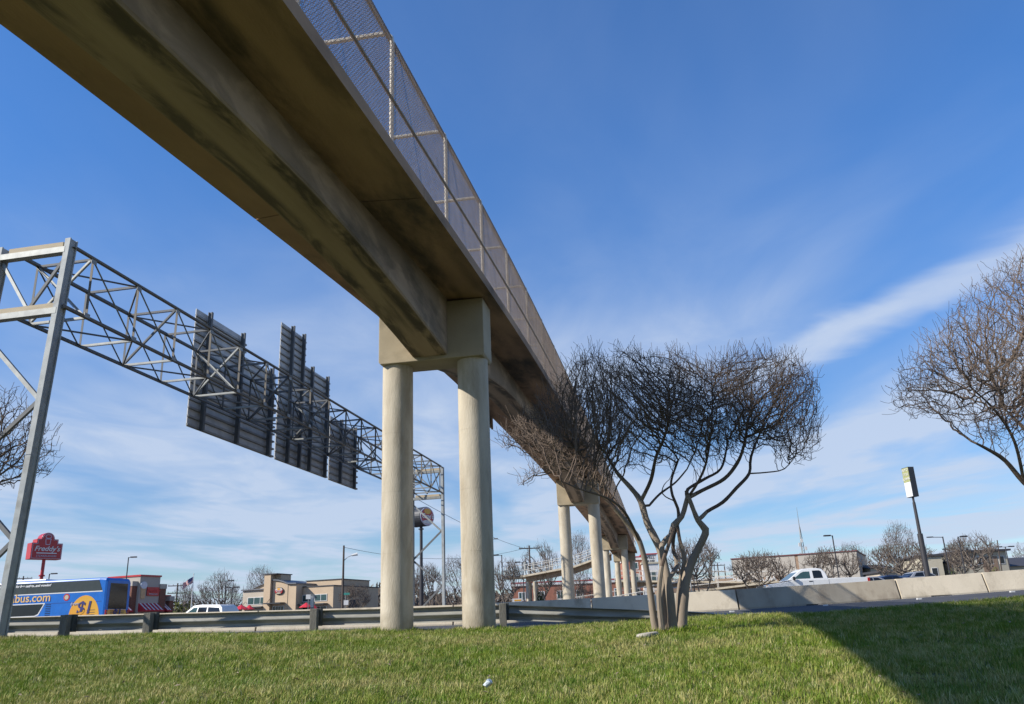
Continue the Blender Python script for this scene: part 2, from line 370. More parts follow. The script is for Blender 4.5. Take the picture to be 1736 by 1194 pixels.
sheet('parking_lot', [-400, -300] + XR + [300, 400], [64, 80, 100, 130, 160, 200, 260], M['lot'])
g = MB(); g.add([(-4000, -600, -1.2), (4000, -600, -1.2), (4000, 260, -1.2), (-4000, 260, -1.2)], [(0, 1, 2, 3)])
g.add([(-4000, 260, -.1), (4000, 260, -.1), (4000, 7000, -.1), (-4000, 7000, -.1)], [(0, 1, 2, 3)])
g.build('ground', M['far'], fix=False, kind='structure')
def strip(name, x0, x1, y, w, m, zoff=.006, step=2.0):
    xs = fr(x0, x1, step); sheet(name, xs, [y - w / 2, y + w / 2], m, zoff)
strip('road_line', -60, 60, 36.2, .12, M['white_matt'])
strip('road_line', -60, 60, 20.4, .12, M['white_matt'])
lm = thing('reflector_row', 'row of small white raised reflectors along the dark highway lane', 'reflectors', (8, 33, ground_z(8, 33)))
for i, x in enumerate((8.0, 11.6, 15.2, 18.8)):
    b = MB(); b.b2((x - 8 - .08, -.06, ground_z(x, 33) - ground_z(8, 33)), (x - 8 + .08, .06, ground_z(x, 33) - ground_z(8, 33) + .05)); b.build('reflector', M['white_matt'], lm)

# ------------------------------------------------------------------ footbridge
b0 = Vector((-1.67, 16.86, 0)); sdir = Vector((.172, 1, 0)).normalized(); adir = Vector((sdir.y, -sdir.x, 0))
BRZ = math.atan2(adir.y, adir.x)
def BP(u, s, z=0): return b0 + adir * u + sdir * s + Vector((0, 0, z))
SZX = ([-48, -38, -30, -20, -10.6, -6.2, -2, 0, 3, 7, 14, 22, 30, 40, 50, 61, 70, 79], [2.2, 2.9, 3.6, 4.6, 5.71, 6.10, 6.46, 6.60, 6.80, 7.0, 7.2, 7.33, 7.38, 7.33, 7.22, 7.03, 6.82, 6.55])  # unseen near end lowered to shape where the deck shadow falls
_fs = np.linspace(-48, 79, 400); _fz = np.interp(_fs, *SZX)
for _ in range(3): _fz = np.convolve(np.pad(_fz, 4, mode='reflect', reflect_type='odd'), np.ones(9) / 9, 'valid')
def soff(S): return float(np.interp(S, _fs, _fz))
PIERS = [(-29.6, 1.33), (0.0, 1.31), (29.6, 1.44), (61.0, 1.28), (77.6, 1.2)]
bridge = thing('footbridge', 'long concrete footbridge with haunched girder and caged chain link fence on round column pairs', 'footbridge', (b0.x, b0.y, 0), BRZ)
cuts = [-48, -18, -5.6, 24, 53.5, 78.9]
UL, UR, TH = -1.35, 1.40, .20
for a, b in zip(cuts[:-1], cuts[1:]):
    secs = []
    n = max(6, int((b - a) / 1.5))
    for i in range(n + 1):
        S = lerp(a + .012, b - .012, i / n); z = soff(S)
        secs.append([(UL, S, z), (-.40, S, z + .07), (.40, S, z + .07), (UR, S, z), (UR, S, z + TH), (UR - .22, S, z + TH), (UR - .24, S, z + TH - .06), (UL + .24, S, z + TH - .06), (UL + .22, S, z + TH), (UL, S, z + TH)])
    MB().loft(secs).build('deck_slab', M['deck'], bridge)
def gdepth(S):
    d = .5
    for ps, dep in PIERS:
        e = abs(S - ps)
        if e < 8: d = max(d, .5 + (dep - .55) * ((8 - e) / 8) ** 1.55)
    return d
ends = [-48] + [p[0] for p in PIERS]
for a, b in zip(ends[:-1], ends[1:]):
    secs = []; n = max(8, int((b - a) / .6))
    a2 = a + .40 if a > -47 else a; b2 = b - .40
    for i in range(n + 1):
        S = lerp(a2, b2, i / n); z = soff(S); d = gdepth(S)
        secs.append([(-.36, S, z - d), (.36, S, z - d), (.385, S, z - d + .03), (.385, S, z + .066), (-.385, S, z + .066), (-.385, S, z - d + .03)])
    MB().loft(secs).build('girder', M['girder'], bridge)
for k, (ps, dep) in enumerate(PIERS):
    z = soff(ps); zb = z - dep
    if k == 4:
        MB().b2((-1.2, ps - .38, zb + .3), (1.2, ps + .38, z - .02)).build('pier_cap', M['cap'], bridge, bevel=.02); zb += .3
    else:
        sec = []
        for S in (ps - .385, ps + .385):
            sec.append([(-1.10, S, zb), (1.13, S, zb), (1.17, S, zb + .05), (1.17, S, z - .02), (-1.14, S, z - .02), (-1.14, S, zb + .05)])
        MB().loft(sec).build('pier_cap', M['cap'], bridge, bevel=.015)
    for u in (-.83, .83):
        gz = ground_z(*BP(u, ps)[:2]) - .4
        r = .325 if k < 3 else .30
        o = MB().tube([(u, ps, gz), (u, ps, zb)], r, 40).build('column', M['concrete'], bridge, smooth=True)
        # cast lift rings
        zz = gz + 1.9
        while zz < zb - .4:
            rg = MB().tube([(u, ps, zz), (u, ps, zz + .012)], r + .002, 40).build('form_ring', M['concrete'], o); zz += 1.22
# cage fence
FS = [-9.9 - 3 * i for i in range(12, 0, -1)] + [-9.9, -6.86, -3.86, -.9, 2.07, 5.1, 8.1, 11.1, 14.1] + [14.1 + 3.02 * i for i in range(1, 22)]
prof = [(1.30, 0), (1.30, 1.84), (1.285, 1.91), (1.24, 1.965), (1.17, 1.99), (1.10, 1.995), (0, 2.0), (-1.10, 1.995), (-1.17, 1.99), (-1.24, 1.965), (-1.285, 1.91), (-1.30, 1.84), (-1.30, 0)]
fr0 = None
for S in FS:
    if S > 78.5: continue
    z = soff(S) + TH - .04
    if fr0 is None:
        fr0 = MB().tube([(u, 0, v) for u, v in prof], .034, 8).build('fence_frame', M['fence'], bridge, smooth=True); fr0.location = (0, S, z)
    else: again(fr0, (0, S, z))
SS = fr(-47.5, 78.5, 1.0)
for nm, u, v, r, mt in (('mid_rail', 1.335, .76, .026, 'rail_pipe'), ('shoulder_rail', 1.24, 1.88, .03, 'rail_pipe'), ('mid_rail', -1.335, .76, .026, 'rail_pipe'), ('shoulder_rail', -1.24, 1.88, .03, 'rail_pipe'), ('base_rail', 1.335, .06, .018, 'rail_pipe')):
    MB().tube([(u, S, soff(S) + TH + v) for S in SS], r, 8).build(nm, M[mt], bridge, smooth=True)
# chain link: two families of slanting wires, each wire one thin tube that follows the cage
out = [(1.345, .0), (1.345, 1.70), (1.30, 1.90), (1.12, 2.03), (0, 2.055), (-1.12, 2.03), (-1.30, 1.90), (-1.345, 1.70), (-1.345, .0)]
cum = [0]
for i in range(1, len(out)): cum.append(cum[-1] + math.hypot(out[i][0] - out[i - 1][0], out[i][1] - out[i - 1][1]))
def wires(s0, s1, gap, rad):
    V = []; F = []
    starts = np.arange(s0, s1, gap)
    for fam in (1, -1):
        for S_ in starts:
            base = len(V); seg = []
            for k, (u, v) in enumerate(out):
                seg.append((S_ + fam * cum[k] * .92, u, v))
            pts = [Vector((u, S, soff(max(min(S, 78.8), -48)) + TH - .03 + v)) for S, u, v in seg]
            offs = [(0, 0), (0, 0)]
            for i, p in enumerate(pts):
                t = (pts[min(i + 1, len(pts) - 1)] - pts[max(i - 1, 0)]).normalized()
                a = t.cross(Vector((.3, .5, .8))).normalized(); b = t.cross(a)
                for q in range(3):
                    an = 2.0944 * q
                    V.append(tuple(p + a * (rad * math.cos(an)) + b * (rad * math.sin(an))))
            for i in range(len(pts) - 1):
                for q in range(3):
                    q2 = (q + 1) % 3
                    F.append((base + i * 3 + q, base + i * 3 + q2, base + i * 3 + 3 + q2, base + i * 3 + 3 + q))
    mb = MB(); mb.v = V; mb.f = F; return mb
wires(-17, 12, .068, .0037).build('chain_link', M['mesh'], bridge, fix=False, kind='stuff')
wires(12, 72.5, .12, .0055).build('chain_link', M['mesh'], bridge, fix=False, kind='stuff')
wires(-42, -17, .20, .004).build('chain_link', M['mesh'], bridge, fix=False, kind='stuff')
# sign hung on the far side of the bridge
t = thing('bridge_sign', 'brown backed sign board hung on the far edge of the footbridge past the near pier', 'sign', BP(-1.40, 11.3, 6.86), BRZ)
MB().b2((-.10, -2.1, 0), (-.05, 2.1, 1.3)).build('panel', M['rail_pipe'], t)
for q in (-1.4, 0, 1.4): MB().beam((-.04, q, .05), (.0, q, 1.2), .05, .05).build('bracket', M['galv_dark'], t)

# access ramps beyond the last pier
def ramp_thing(label, pts, S0, w, gird=True, posts=2.6, cols=()):
    o0 = BP(pts[0][0], S0, 0); t = thing('access_ramp', label, 'ramp', o0, BRZ); u0_ = pts[0][0]
    for (ua, za), (ub, zb_) in zip(pts[:-1], pts[1:]):
        ua -= u0_; ub -= u0_
        secs = []
        for u, z in ((ua, za), (ub, zb_)): secs.append([(u, 0, z - .2), (u, w, z - .2), (u, w, z), (u, 0, z)])
        MB().loft(secs).build('ramp_slab', M['barrier'], t)
        if gird and min(za, zb_) > .9:
            secs = []
            for u, z in ((ua, za), (ub, zb_)): secs.append([(u, w * .3, z - .75), (u, w * .7, z - .75), (u, w * .7, z - .204), (u, w * .3, z - .204)])
            MB().loft(secs).build('ramp_girder', M['girder'], t)
        for y in (.06, w - .06):
            for h in (.55, 1.1): MB().tube([(ua, y, za + h), (ub, y, zb_ + h)], .025, 6).build('hand_rail', M['fence'], t)
        n = max(1, int(abs(ub - ua) / posts))
        for i in range(n + 1):
            u = lerp(ua, ub, i / n); z = lerp(za, zb_, i / n)
            for y in (.06, w - .06): MB().tube([(u, y, z - .02), (u, y, z + 1.12)], .028, 6).build('rail_post', M['fence'], t)
        mb = MB(); L = abs(ub - ua)
        for i in range(int(L / .16)):
            u = lerp(ua, ub, i / (L / .16)); z = lerp(za, zb_, i / (L / .16)); du = .5 * (1 if ub > ua else -1); dz = (zb_ - za) / (ub - ua) * du
            for y in (.06, w - .06):
                mb.beam((u, y, z + .05), (u + du, y, z + dz + 1.05), .004, .004); mb.beam((u, y, z + 1.05), (u + du, y, z + dz + .05), .004, .004)
        mb.build('chain_link', M['mesh'], t, fix=False, kind='stuff')
    for u, z in cols:
        gz = ground_z(*BP(u, S0)[:2])
        for y in (w * .22, w * .78): MB().tube([(u - u0_, y, gz - .3), (u - u0_, y, z)], .2, 16).build('ramp_column', M['concrete'], t, smooth=True)
    return t
ramp_thing('concrete ramp climbing from the left up to the far end of the footbridge', [(-1.5, 6.7), (-5.5, 5.5), (-11.2, 4.75)], 77.3, 2.4, cols=((-11.0, 4.0), (-10.2, 4.0)))
ramp_thing('long lower ramp crossing behind the last bridge columns', [(-1.5, 3.9), (15.6, 2.95)], 81.5, 2.4, cols=((2.5, 2.9), (12, 2.4)))
ramp_thing('lowest ramp running down in front towards the barrier, seen right of the tree trunks', [(15.6, 2.9), (4.0, 2.05), (-14.0, .2)], 77.8, 2.4, cols=((10.0, 1.8),))
t = thing('platform', 'concrete landing joining the two right-hand ramps', 'landing', BP(15.6, 77.8, 0), BRZ)
MB().b2((0, 0, 2.70), (2.6, 6.1, 2.9)).build('slab', M['barrier'], t)
for y in (.3, 5.8): MB().tube([(1.6, y, -.2), (1.6, y, 2.7)], .2, 14).build('ramp_column', M['concrete'], t)
for k in range(5): MB().tube([(2.5, k * 1.5 + .05, 2.9), (2.5, k * 1.5 + .05, 4.0)], .028, 6).build('rail_post', M['fence'], t)
for h in (.55, 1.1): MB().tube([(0, .05, 2.9 + h), (2.5, .05, 2.9 + h), (2.5, 6.05, 2.9 + h)], .025, 6).build('hand_rail', M['fence'], t)
t = thing('platform', 'concrete landing at the left end of the ramps above two thin columns', 'landing', BP(-13.8, 77.3, .25), BRZ)
MB().b2((0, 0, 4.28), (2.6, 4.6, 4.48)).build('slab', M['barrier'], t)
for h in (.55, 1.1): MB().tube([(2.6, .05, 4.48 + h), (.05, .05, 4.48 + h), (.05, 4.5, 4.48 + h)], .025, 6).build('hand_rail', M['fence'], t)
for k in range(3): MB().tube([(.05, k * 1.6 + .05, 4.48), (.05, k * 1.6 + .05, 5.6)], .028, 6).build('rail_post', M['fence'], t)

# ------------------------------------------------------------------ overhead sign gantry
g0 = Vector((-10.01, 17.0, 0)); gv = Vector((.18654, .98245, 0)).normalized(); gn = Vector((gv.y, -gv.x, 0))
GRZ = math.atan2(gn.y, gn.x)
def GP(u, s, z=0): return g0 + gn * u + gv * s + Vector((0, 0, z))
gantry = thing('sign_gantry', 'tall galvanised truss gantry spanning the highway left of the bridge columns', 'gantry', g0, GRZ)
GL = 30.45; ZB, ZT, WU = 7.03, 8.52, -1.5
def isec(mb, u, s, z0, z1, w=.14, d=.25):
    mb.b2((u - w / 2, s - d / 2, z0), (u + w / 2, s - d / 2 + .035, z1)); mb.b2((u - w / 2, s + d / 2 - .035, z0), (u + w / 2, s + d / 2, z1))
    return mb.b2((u + w / 2 - .06, s - d / 2 + .035, z0), (u + w / 2 - .03, s + d / 2 - .035, z1))
ULP = -1.74
for s_ in (0.0, GL):
    zt = (ZT + .18) if s_ == 0 else ZT + .02
    for u in (.05, ULP):
        gz = ground_z(*GP(u, s_)[:2]) - .3
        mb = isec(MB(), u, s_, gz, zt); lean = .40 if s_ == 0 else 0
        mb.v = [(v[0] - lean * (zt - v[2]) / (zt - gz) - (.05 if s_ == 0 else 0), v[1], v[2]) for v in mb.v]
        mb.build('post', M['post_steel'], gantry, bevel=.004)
    for zz in (ZT - .02, ZB - .02):
        if s_ > 0: zz -= .14
        MB().b2((ULP, s_ - .13, zz - .14), (-.05, s_ + .05, zz)).build('cross_beam', M['galv'], gantry)
        MB().b2((ULP + .2, s_ - .11, zz + .004), (-.12, s_ + .22, zz + .12)).build('cap_plank', M['tan'], gantry)
    # zigzag bracing between the two posts
    nodes = [(ULP, 6.5), (-.05, 4.92), (ULP, 3.4), (-.05, 1.95), (ULP, .35)]
    if s_ == 0: nodes = [(u - (.40 * (ZT - z) / 8.7 + .02 if u > -1 else .40 * (ZT - z) / 8.7), z) for u, z in nodes]
    for (ua, za), (ub, zb_) in zip(nodes[:-1], nodes[1:]):
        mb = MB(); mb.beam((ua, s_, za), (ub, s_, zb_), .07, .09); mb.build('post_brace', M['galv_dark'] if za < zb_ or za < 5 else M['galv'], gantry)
    MB().beam((-.05, s_ - .02, ZT - .2), (ULP / 2, s_ - .02, ZB + .03), .05, .07).build('end_diagonal', M['galv_dark'], gantry)
    MB().beam((ULP, s_ - .02, ZT - .2), (ULP / 2, s_ - .02, ZB + .03), .05, .07).build('end_diagonal', M['galv'], gantry)
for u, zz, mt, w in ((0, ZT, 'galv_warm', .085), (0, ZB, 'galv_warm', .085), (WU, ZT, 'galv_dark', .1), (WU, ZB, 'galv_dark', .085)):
    MB().angle((u, 0, zz), (u, GL, zz), w).build('chord', M[mt], gantry)
NP = 17; P_ = [(.72 + i * (GL - 1.2) / NP) for i in range(NP + 1)]
def lat(a, b, w, mt, nm='lattice_brace'): MB().angle(a, b, w, .008).build(nm, M[mt], gantry)
for i, S in enumerate(P_):
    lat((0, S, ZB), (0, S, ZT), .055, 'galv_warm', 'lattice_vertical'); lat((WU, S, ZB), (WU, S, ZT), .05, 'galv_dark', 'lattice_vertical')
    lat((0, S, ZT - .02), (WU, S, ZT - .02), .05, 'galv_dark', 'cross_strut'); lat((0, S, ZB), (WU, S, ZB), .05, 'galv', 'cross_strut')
    if i < NP:
        S2 = P_[i + 1]
        lat((0, S, ZT), (0, S2, ZB), .04, 'galv'); lat((WU, S, ZT), (WU, S2, ZB), .04, 'galv_dark')
        a, b = ((0, WU) if i % 2 else (WU, 0))
        lat((a, S, ZT - .03), (b, S2, ZT - .03), .035, 'galv_dark'); lat((a, S, ZB), (b, S2, ZB), .035, 'galv_dark')
    if i % 2 == 0:
        lat((0, S, ZT), (WU, S, ZB), .045, 'galv' if i in (4, 0) else 'galv_dark', 'sway_brace')
    if i % 4 == 0: lat((WU, S, ZT), (0, S, ZB), .045, 'galv', 'sway_brace')
for i, S in enumerate(P_[:8]):
    for zz in (ZB, ZT):
        MB().b2((.055, S - .09, zz - (.12 if zz == ZT else -.0)), (.067, S + .09, zz + (.0 if zz == ZT else .12))).build('gusset_plate', M['galv'], gantry)
for zz in (5.05, 4.75, 2.1, 1.8, 8.45, 8.2, 7.2, 6.95):
    MB().tube([(.04, -.16 + .0, zz), (.04, -.15, zz)], .022, 6).build('bolt', M['galv_dark'], gantry) if False else None
def hsign(label, s0, s1, z0, z1, step, posts):
    """a sign panel seen from its ribbed back; step = (s_split, z_left, z_right)"""
    u = -1.98; ss, zl, zr = step
    t = thing('highway_sign', label, 'sign', GP(u, s0, z0), GRZ, 'signs hung on the gantry')
    poly = [(0, 0), (s1 - s0, 0), (s1 - s0, zr - z0), (ss - s0, zr - z0), (ss - s0, zl - z0), (0, zl - z0)]
    MB().prism(poly, 0, 'x', -.03, 0).build('panel', M['sign_back'], t)
    MB().prism([(lerp(p[0], (s1 - s0) / 2, .015), lerp(p[1], (z1 - z0) / 2, .015)) for p in poly], 0, 'x', -.036, -.0305).build('sign_face', M['sign_green'], t)
    first = {}
    zz = .06
    while zz < max(zl, zr) - z0 - .02:
        L = (ss - s0) if zz > min(zl, zr) - z0 - .03 else (s1 - s0)
        key = round(L, 2)
        if key not in first:
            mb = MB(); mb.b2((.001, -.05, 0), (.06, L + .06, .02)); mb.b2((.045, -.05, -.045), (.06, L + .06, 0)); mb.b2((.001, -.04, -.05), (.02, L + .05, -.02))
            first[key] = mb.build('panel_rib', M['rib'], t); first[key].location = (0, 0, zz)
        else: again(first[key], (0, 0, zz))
        zz += .285
    for ps, zt in posts:
        mb = MB(); mb.b2((.062, ps - s0 - .05, -.03), (.085, ps - s0 + .05, zt - z0 + .08)); mb.b2((.085, ps - s0 - .006, -.03), (.19, ps - s0 + .006, zt - z0 + .08)); mb.b2((.19, ps - s0 - .05, -.03), (.205, ps - s0 + .05, zt - z0 + .08))
        mb.build('support_beam', M['galv_dark'], t)
    return t
hsign('first and widest sign back on the gantry, with a raised left half', 8.15, 13.85, 6.27, 10.27, (11.36, 10.27, 9.58), [(8.8, 10.27), (11.0, 10.27), (13.3, 9.6)])
hsign('middle sign back on the gantry with a tall narrow tab rising above it', 14.12, 18.9, 6.26, 11.9, (16.3, 11.9, 10.72), [(14.9, 11.9), (15.95, 11.9), (16.9, 10.72), (18.5, 10.72)])
hsign('third and smallest sign back on the gantry, nearest the bridge column', 19.2, 22.45, 6.24, 9.1, (20.8, 9.15, 9.1), [(20.2, 9.1), (21.9, 9.1)])

# ------------------------------------------------------------------ guardrail
wprof = [(.0, .155), (.018, .152), (.05, .140), (.083, .118), (.083, .092), (.035, .035), (.0, .004), (.0, -.012), (.035, -.035), (.083, -.078), (.083, -.118), (.05, -.137), (.018, -.152), (.0, -.155)]
GY = 18.5
guard = thing('guardrail', 'steel w-beam guardrail along the grass edge, its end twisted down right of the tree', 'guardrail', (-.4, GY, 0))
def rail_top(X): return interp(X, [-60, -12, -9.8, -5.9, -3, -.4, 2.7, 3.5, 4.3, 5.7, 6.6], [.5, .49, .45, .39, .34, .32, .09, .03, -.06, -.16, -.26])
def rail_piece(x0, x1, n):
    secs = []
    for i in range(n + 1):
        X = lerp(x0, x1, i / n); tw = min(max((X + .2) / 6.2, 0), 1); ang = tw * tw * R_(78)
        zc_ = rail_top(X) - .155 * math.cos(ang); y0 = .10
        front = []; back = []
        for (dy, dz) in wprof:
            for lst, off in ((front, 0), (back, -.006)):
                yy = dy + off; zz = dz
                lst.append((X + .4, y0 + yy * math.cos(ang) - zz * math.sin(ang), zc_ + yy * math.sin(ang) + zz * math.cos(ang)))
        secs.append(front + back[::-1])
    return MB().loft(secs).build('rail', M['w_rail'], guard, smooth=True)
for a, b in ((-48, -40), (-40, -32), (-32, -24), (-24, -16), (-16, -9.7), (-9.7, -4.4), (-4.4, -.45), (-.45, 6.5)): rail_piece(a, b - .01, 26 if b > 0 else 4)
def gpost(X, zt, w=.15, extra=0):
    gz = ground_z(X, GY) - .3
    p = MB().box((X + .4, -.16, (gz + zt + extra) / 2), (w, .19, zt + extra - gz)).build('guardrail_post', M['wood'], guard, bevel=.008)
    b = MB().box((X + .4 + .02, .015, zt - .17), (w + .06, .16, .36)).build('blockout', M['wood_dark'], p, bevel=.006); return p
for X in (-36, -28, -20, -15.5, -11.6, -9.78, -8.0, -4.45, -.42): gpost(X, rail_top(X) + .03)
# short steel stub behind the middle post
t = thing('delineator_post', 'short thin grey post standing up behind the guardrail in front of the tan restaurant', 'post', (atX(530, 19.3), 19.3, ground_z(-4.6, 19.3)))
MB().b2((-.04, -.02, -.2), (.04, .02, 1.0)).build('post', M['galv'], t); MB().b2((-.035, -.028, .72), (.035, -.021, .96)).build('reflector', M['white_matt'], t)

# ------------------------------------------------------------------ median barrier
barrier = thing('median_barrier', 'long pale concrete median barrier beyond the near highway lanes', 'barrier', (0, 37.4, 0))
bprof = [(-.36, -.1), (.36, -.1), (.36, .06), (.09, .84), (-.09, .84), (-.36, .06)]
joints = [-95, -80, -65, -55, -45, -36, -28, -20, -11.5, -3.0, 3.0, 9.31, 16.3, 20.1, 27, 37, 48, 60, 75, 90]
for a, b in zip(joints[:-1], joints[1:]):
    secs = []; n = max(2, int((b - a) / 1.5))
    for i in range(n + 1):
        X = lerp(a + .035, b - .035, i / n); z = z_barrier(X); secs.append([(X, y, z + h) for y, h in bprof])
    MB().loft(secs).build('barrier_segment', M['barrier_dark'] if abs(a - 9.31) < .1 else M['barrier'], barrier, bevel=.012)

for x, w_ in ((17.6, .9), (12.2, .5), (6.2, .5)):
    MB().b2((x, -.372, z_barrier(x) + .0), (x + w_, -.30, z_barrier(x) + .045)).build('drain_slot', M['black'], barrier)
# ------------------------------------------------------------------ trees
GIV = 1.0
def colonize(P, par, A, step, infl, kill, iters, trop, jit, maxch=3):
    P = [np.array(p, float) for p in P]; par = list(par); nch = [0] * len(P)
    for p in par:
        if p >= 0: nch[p] += 1
    A = np.array(A, float); near = np.full(len(A), -1); nd = np.full(len(A), 1e9)
    new = np.arange(len(P)); trop = np.array(trop, float)
    for it in range(iters):
        if len(A) == 0: break
        N = np.array([P[i] for i in new])
        for c in range(0, len(N), 400):
            d = np.linalg.norm(A[:, None, :] - N[None, c:c + 400, :], axis=2); j = d.argmin(1); dm = d[np.arange(len(A)), j]
            up = dm < nd; nd[up] = dm[up]; near[up] = new[c:c + 400][j[up]]
        keep = nd > kill; A = A[keep]; near = near[keep]; nd = nd[keep]
        act = nd < infl
        if not act.any(): break
        ids, inv = np.unique(near[act], return_inverse=True)
        dirs = (A[act] - np.array([P[i] for i in near[act]])) / nd[act][:, None]
        sm = np.zeros((len(ids), 3)); np.add.at(sm, inv, dirs)
        nw = []
        for k, i in enumerate(ids):
            if nch[i] >= maxch: 
                continue
            v = sm[k]; L = np.linalg.norm(v)
            v = v / L if L > 1e-6 else rng.normal(size=3)
            v = v + trop + rng.normal(size=3) * jit; v /= np.linalg.norm(v)
            P.append(P[i] + v * step); par.append(int(i)); nch.append(0); nch[i] += 1; nw.append(len(P) - 1)
        # attractors whose owner is exhausted: forget them
        ex = np.array([nch[i] >= maxch for i in near]) if len(near) else np.zeros(0, bool)
        if ex.any(): nd[ex] += .02
        if not nw: break
        new = np.array(nw)
    return P, par
def tree_meshes(P, par, given, r0, e, split, wand=None, scale_tip=1.0):
    n = len(P); ch = [[] for _ in range(n)]
    for i, p in enumerate(par):
        if p >= 0: ch[p].append(i)
    if wand:
        for i in range(n):
            if given[i] if i < len(given) else 0: continue
            if (not ch[i]) or random.random() < wand['p']:
                d = np.array(P[i]) - np.array(P[par[i]]) if par[i] >= 0 else np.array([0, 0, 1.])
                L = np.linalg.norm(d); d = d / L if L > 0 else np.array([0, 0, 1.])
                d = d * .6 + np.array([0, 0, wand['up']]) + rng.normal(size=3) * .45; d /= np.linalg.norm(d)
                k = i; m = random.randint(1, wand['n'])
                for q in range(m):
                    d = d + rng.normal(size=3) * .22 + np.array([0, 0, .08]); d /= np.linalg.norm(d)
                    P.append(P[k] + d * wand['len'] * random.uniform(.6, 1.2)); par.append(k); ch.append([]); ch[k].append(len(P) - 1); k = len(P) - 1
    n = len(P); rad = np.zeros(n); g = list(given) + [0] * (n - len(given))
    order = list(range(n))
    acc = np.zeros(n)
    depth = np.zeros(n, int)
    for i in range(n):
        if par[i] >= 0: depth[i] = depth[par[i]] + 1
    for i in sorted(range(n), key=lambda k: -depth[k]):
        r = acc[i] ** (1 / e) if acc[i] > 0 else r0
        rad[i] = g[i] if g[i] else r
        if par[i] >= 0: acc[par[i]] += r ** e
    for i in sorted(range(n), key=lambda k: depth[k]):
        if par[i] >= 0: rad[i] = min(rad[i], rad[par[i]] * 1.02)
    out_ = {'trunk': MB(), 'crown': MB()}
    used = np.zeros(n, bool)
    for root in [i for i in range(n) if par[i] < 0]:
        stack = [(root, None)]
        while stack:
            s0, frm = stack.pop(); chain = [s0] if frm is None else [frm, s0]
            cur = s0
            while ch[cur]:
                c_ = sorted(ch[cur], key=lambda k: -rad[k])
                for o in c_[1:]: stack.append((o, cur))
                cur = c_[0]; chain.append(cur)
            rr = [rad[k] for k in chain]
            if frm is not None: rr[0] = rr[1]
            # split into thick and thin runs
            i = 0
            while i < len(chain) - 1:
                thick = rr[i] > split; j = i + 1
                while j < len(chain) - 1 and (rr[j] > split) == thick: j += 1
                pts = [P[k] for k in chain[i:j + 1]]; rs = rr[i:j + 1]
                mr_ = max(rs); sides = 10 if mr_ > .05 else 7 if mr_ > .025 else 5 if mr_ > .01 else 3
                out_['trunk' if thick else 'crown'].tube(pts, rs, sides, cap=False)
                i = j
    return out_
def stem_nodes(stems, P, par, given, base_idx=None):
    """stems: list of lists of (Vector, radius, parent stem index or None, parent node index)"""
    idx = []
    for st in stems:
        ids = []; prev = st['from']
        if isinstance(prev, tuple): q0 = np.array(st['pts'][0]); prev = min(idx[prev[0]], key=lambda k_: float(np.linalg.norm(P[k_] - q0)))
        pts = st['pts']; rs = st['r']
        # resample with a Catmull-Rom through the traced points
        Q = [pts[0]] + pts + [pts[-1]]
        for k in range(1, len(Q) - 2):
            m = max(2, int((Q[k + 1] - Q[k]).length / .07))
            for q in range(m if k < len(Q) - 3 else m + 1):
                t = q / m
                if prev is not None and not ids and q == 0 and k == 1: continue
                a, b, c, d = Q[k - 1], Q[k], Q[k + 1], Q[k + 2]
                p = .5 * ((2 * b) + (c - a) * t + (2 * a - 5 * b + 4 * c - d) * t * t + (3 * b - a - 3 * c + d) * t ** 3)
                P.append(np.array(p)); par.append(-1 if prev is None and not ids else (ids[-1] if ids else prev))
                r = lerp(rs[k - 1], rs[min(k, len(rs) - 1)], t) * GIV * random.uniform(.93, 1.09); given.append(r); ids.append(len(P) - 1)
        idx.append(ids)
    return idx
def in_poly(x, y, poly):
    c = False; n = len(poly); j = n - 1
    for i in range(n):
        xi, yi = poly[i]; xj, yj = poly[j]
        if (yi > y) != (yj > y) and x < (xj - xi) * (y - yi) / (yj - yi) + xi: c = not c
        j = i
    return c
def edge_dist(x, y, poly):
    m = 1e9; n = len(poly)
    for i in range(n):
        ax, ay = poly[i]; bx, by = poly[(i + 1) % n]; dx, dy = bx - ax, by - ay
        t = max(0, min(1, ((x - ax) * dx + (y - ay) * dy) / (dx * dx + dy * dy + 1e-9)))
        m = min(m, math.hypot(x - ax - t * dx, y - ay - t * dy))
    return m
def crown_points(poly, Y0, half, n, band, gaps=0.0, dense=None):
    """points filling a crown: outline seen from the camera, real depth around Y0"""
    xs = [p[0] for p in poly]; ys = [p[1] for p in poly]; A = []
    while len(A) < n:
        x = random.uniform(min(xs), max(xs)); y = random.uniform(min(ys), max(ys))
        if not in_poly(x, y, poly): continue
        e = min(edge_dist(x, y, poly) / band, 1); h = half * math.sqrt(1 - (1 - e) ** 2)
        if dense and random.random() > dense(x, y): continue
        if random.random() > .16 + 1.2 * e: continue
        if mnoise.noise(Vector((x * .022, y * .022, Y0))) < -.22 and random.random() < .6: continue
        if random.random() < .05: y -= min(random.expovariate(1 / 11.0), 30)
        p = at(x, y, Y0 + random.uniform(-h, h)); A.append((p.x, p.y, p.z))
    return A

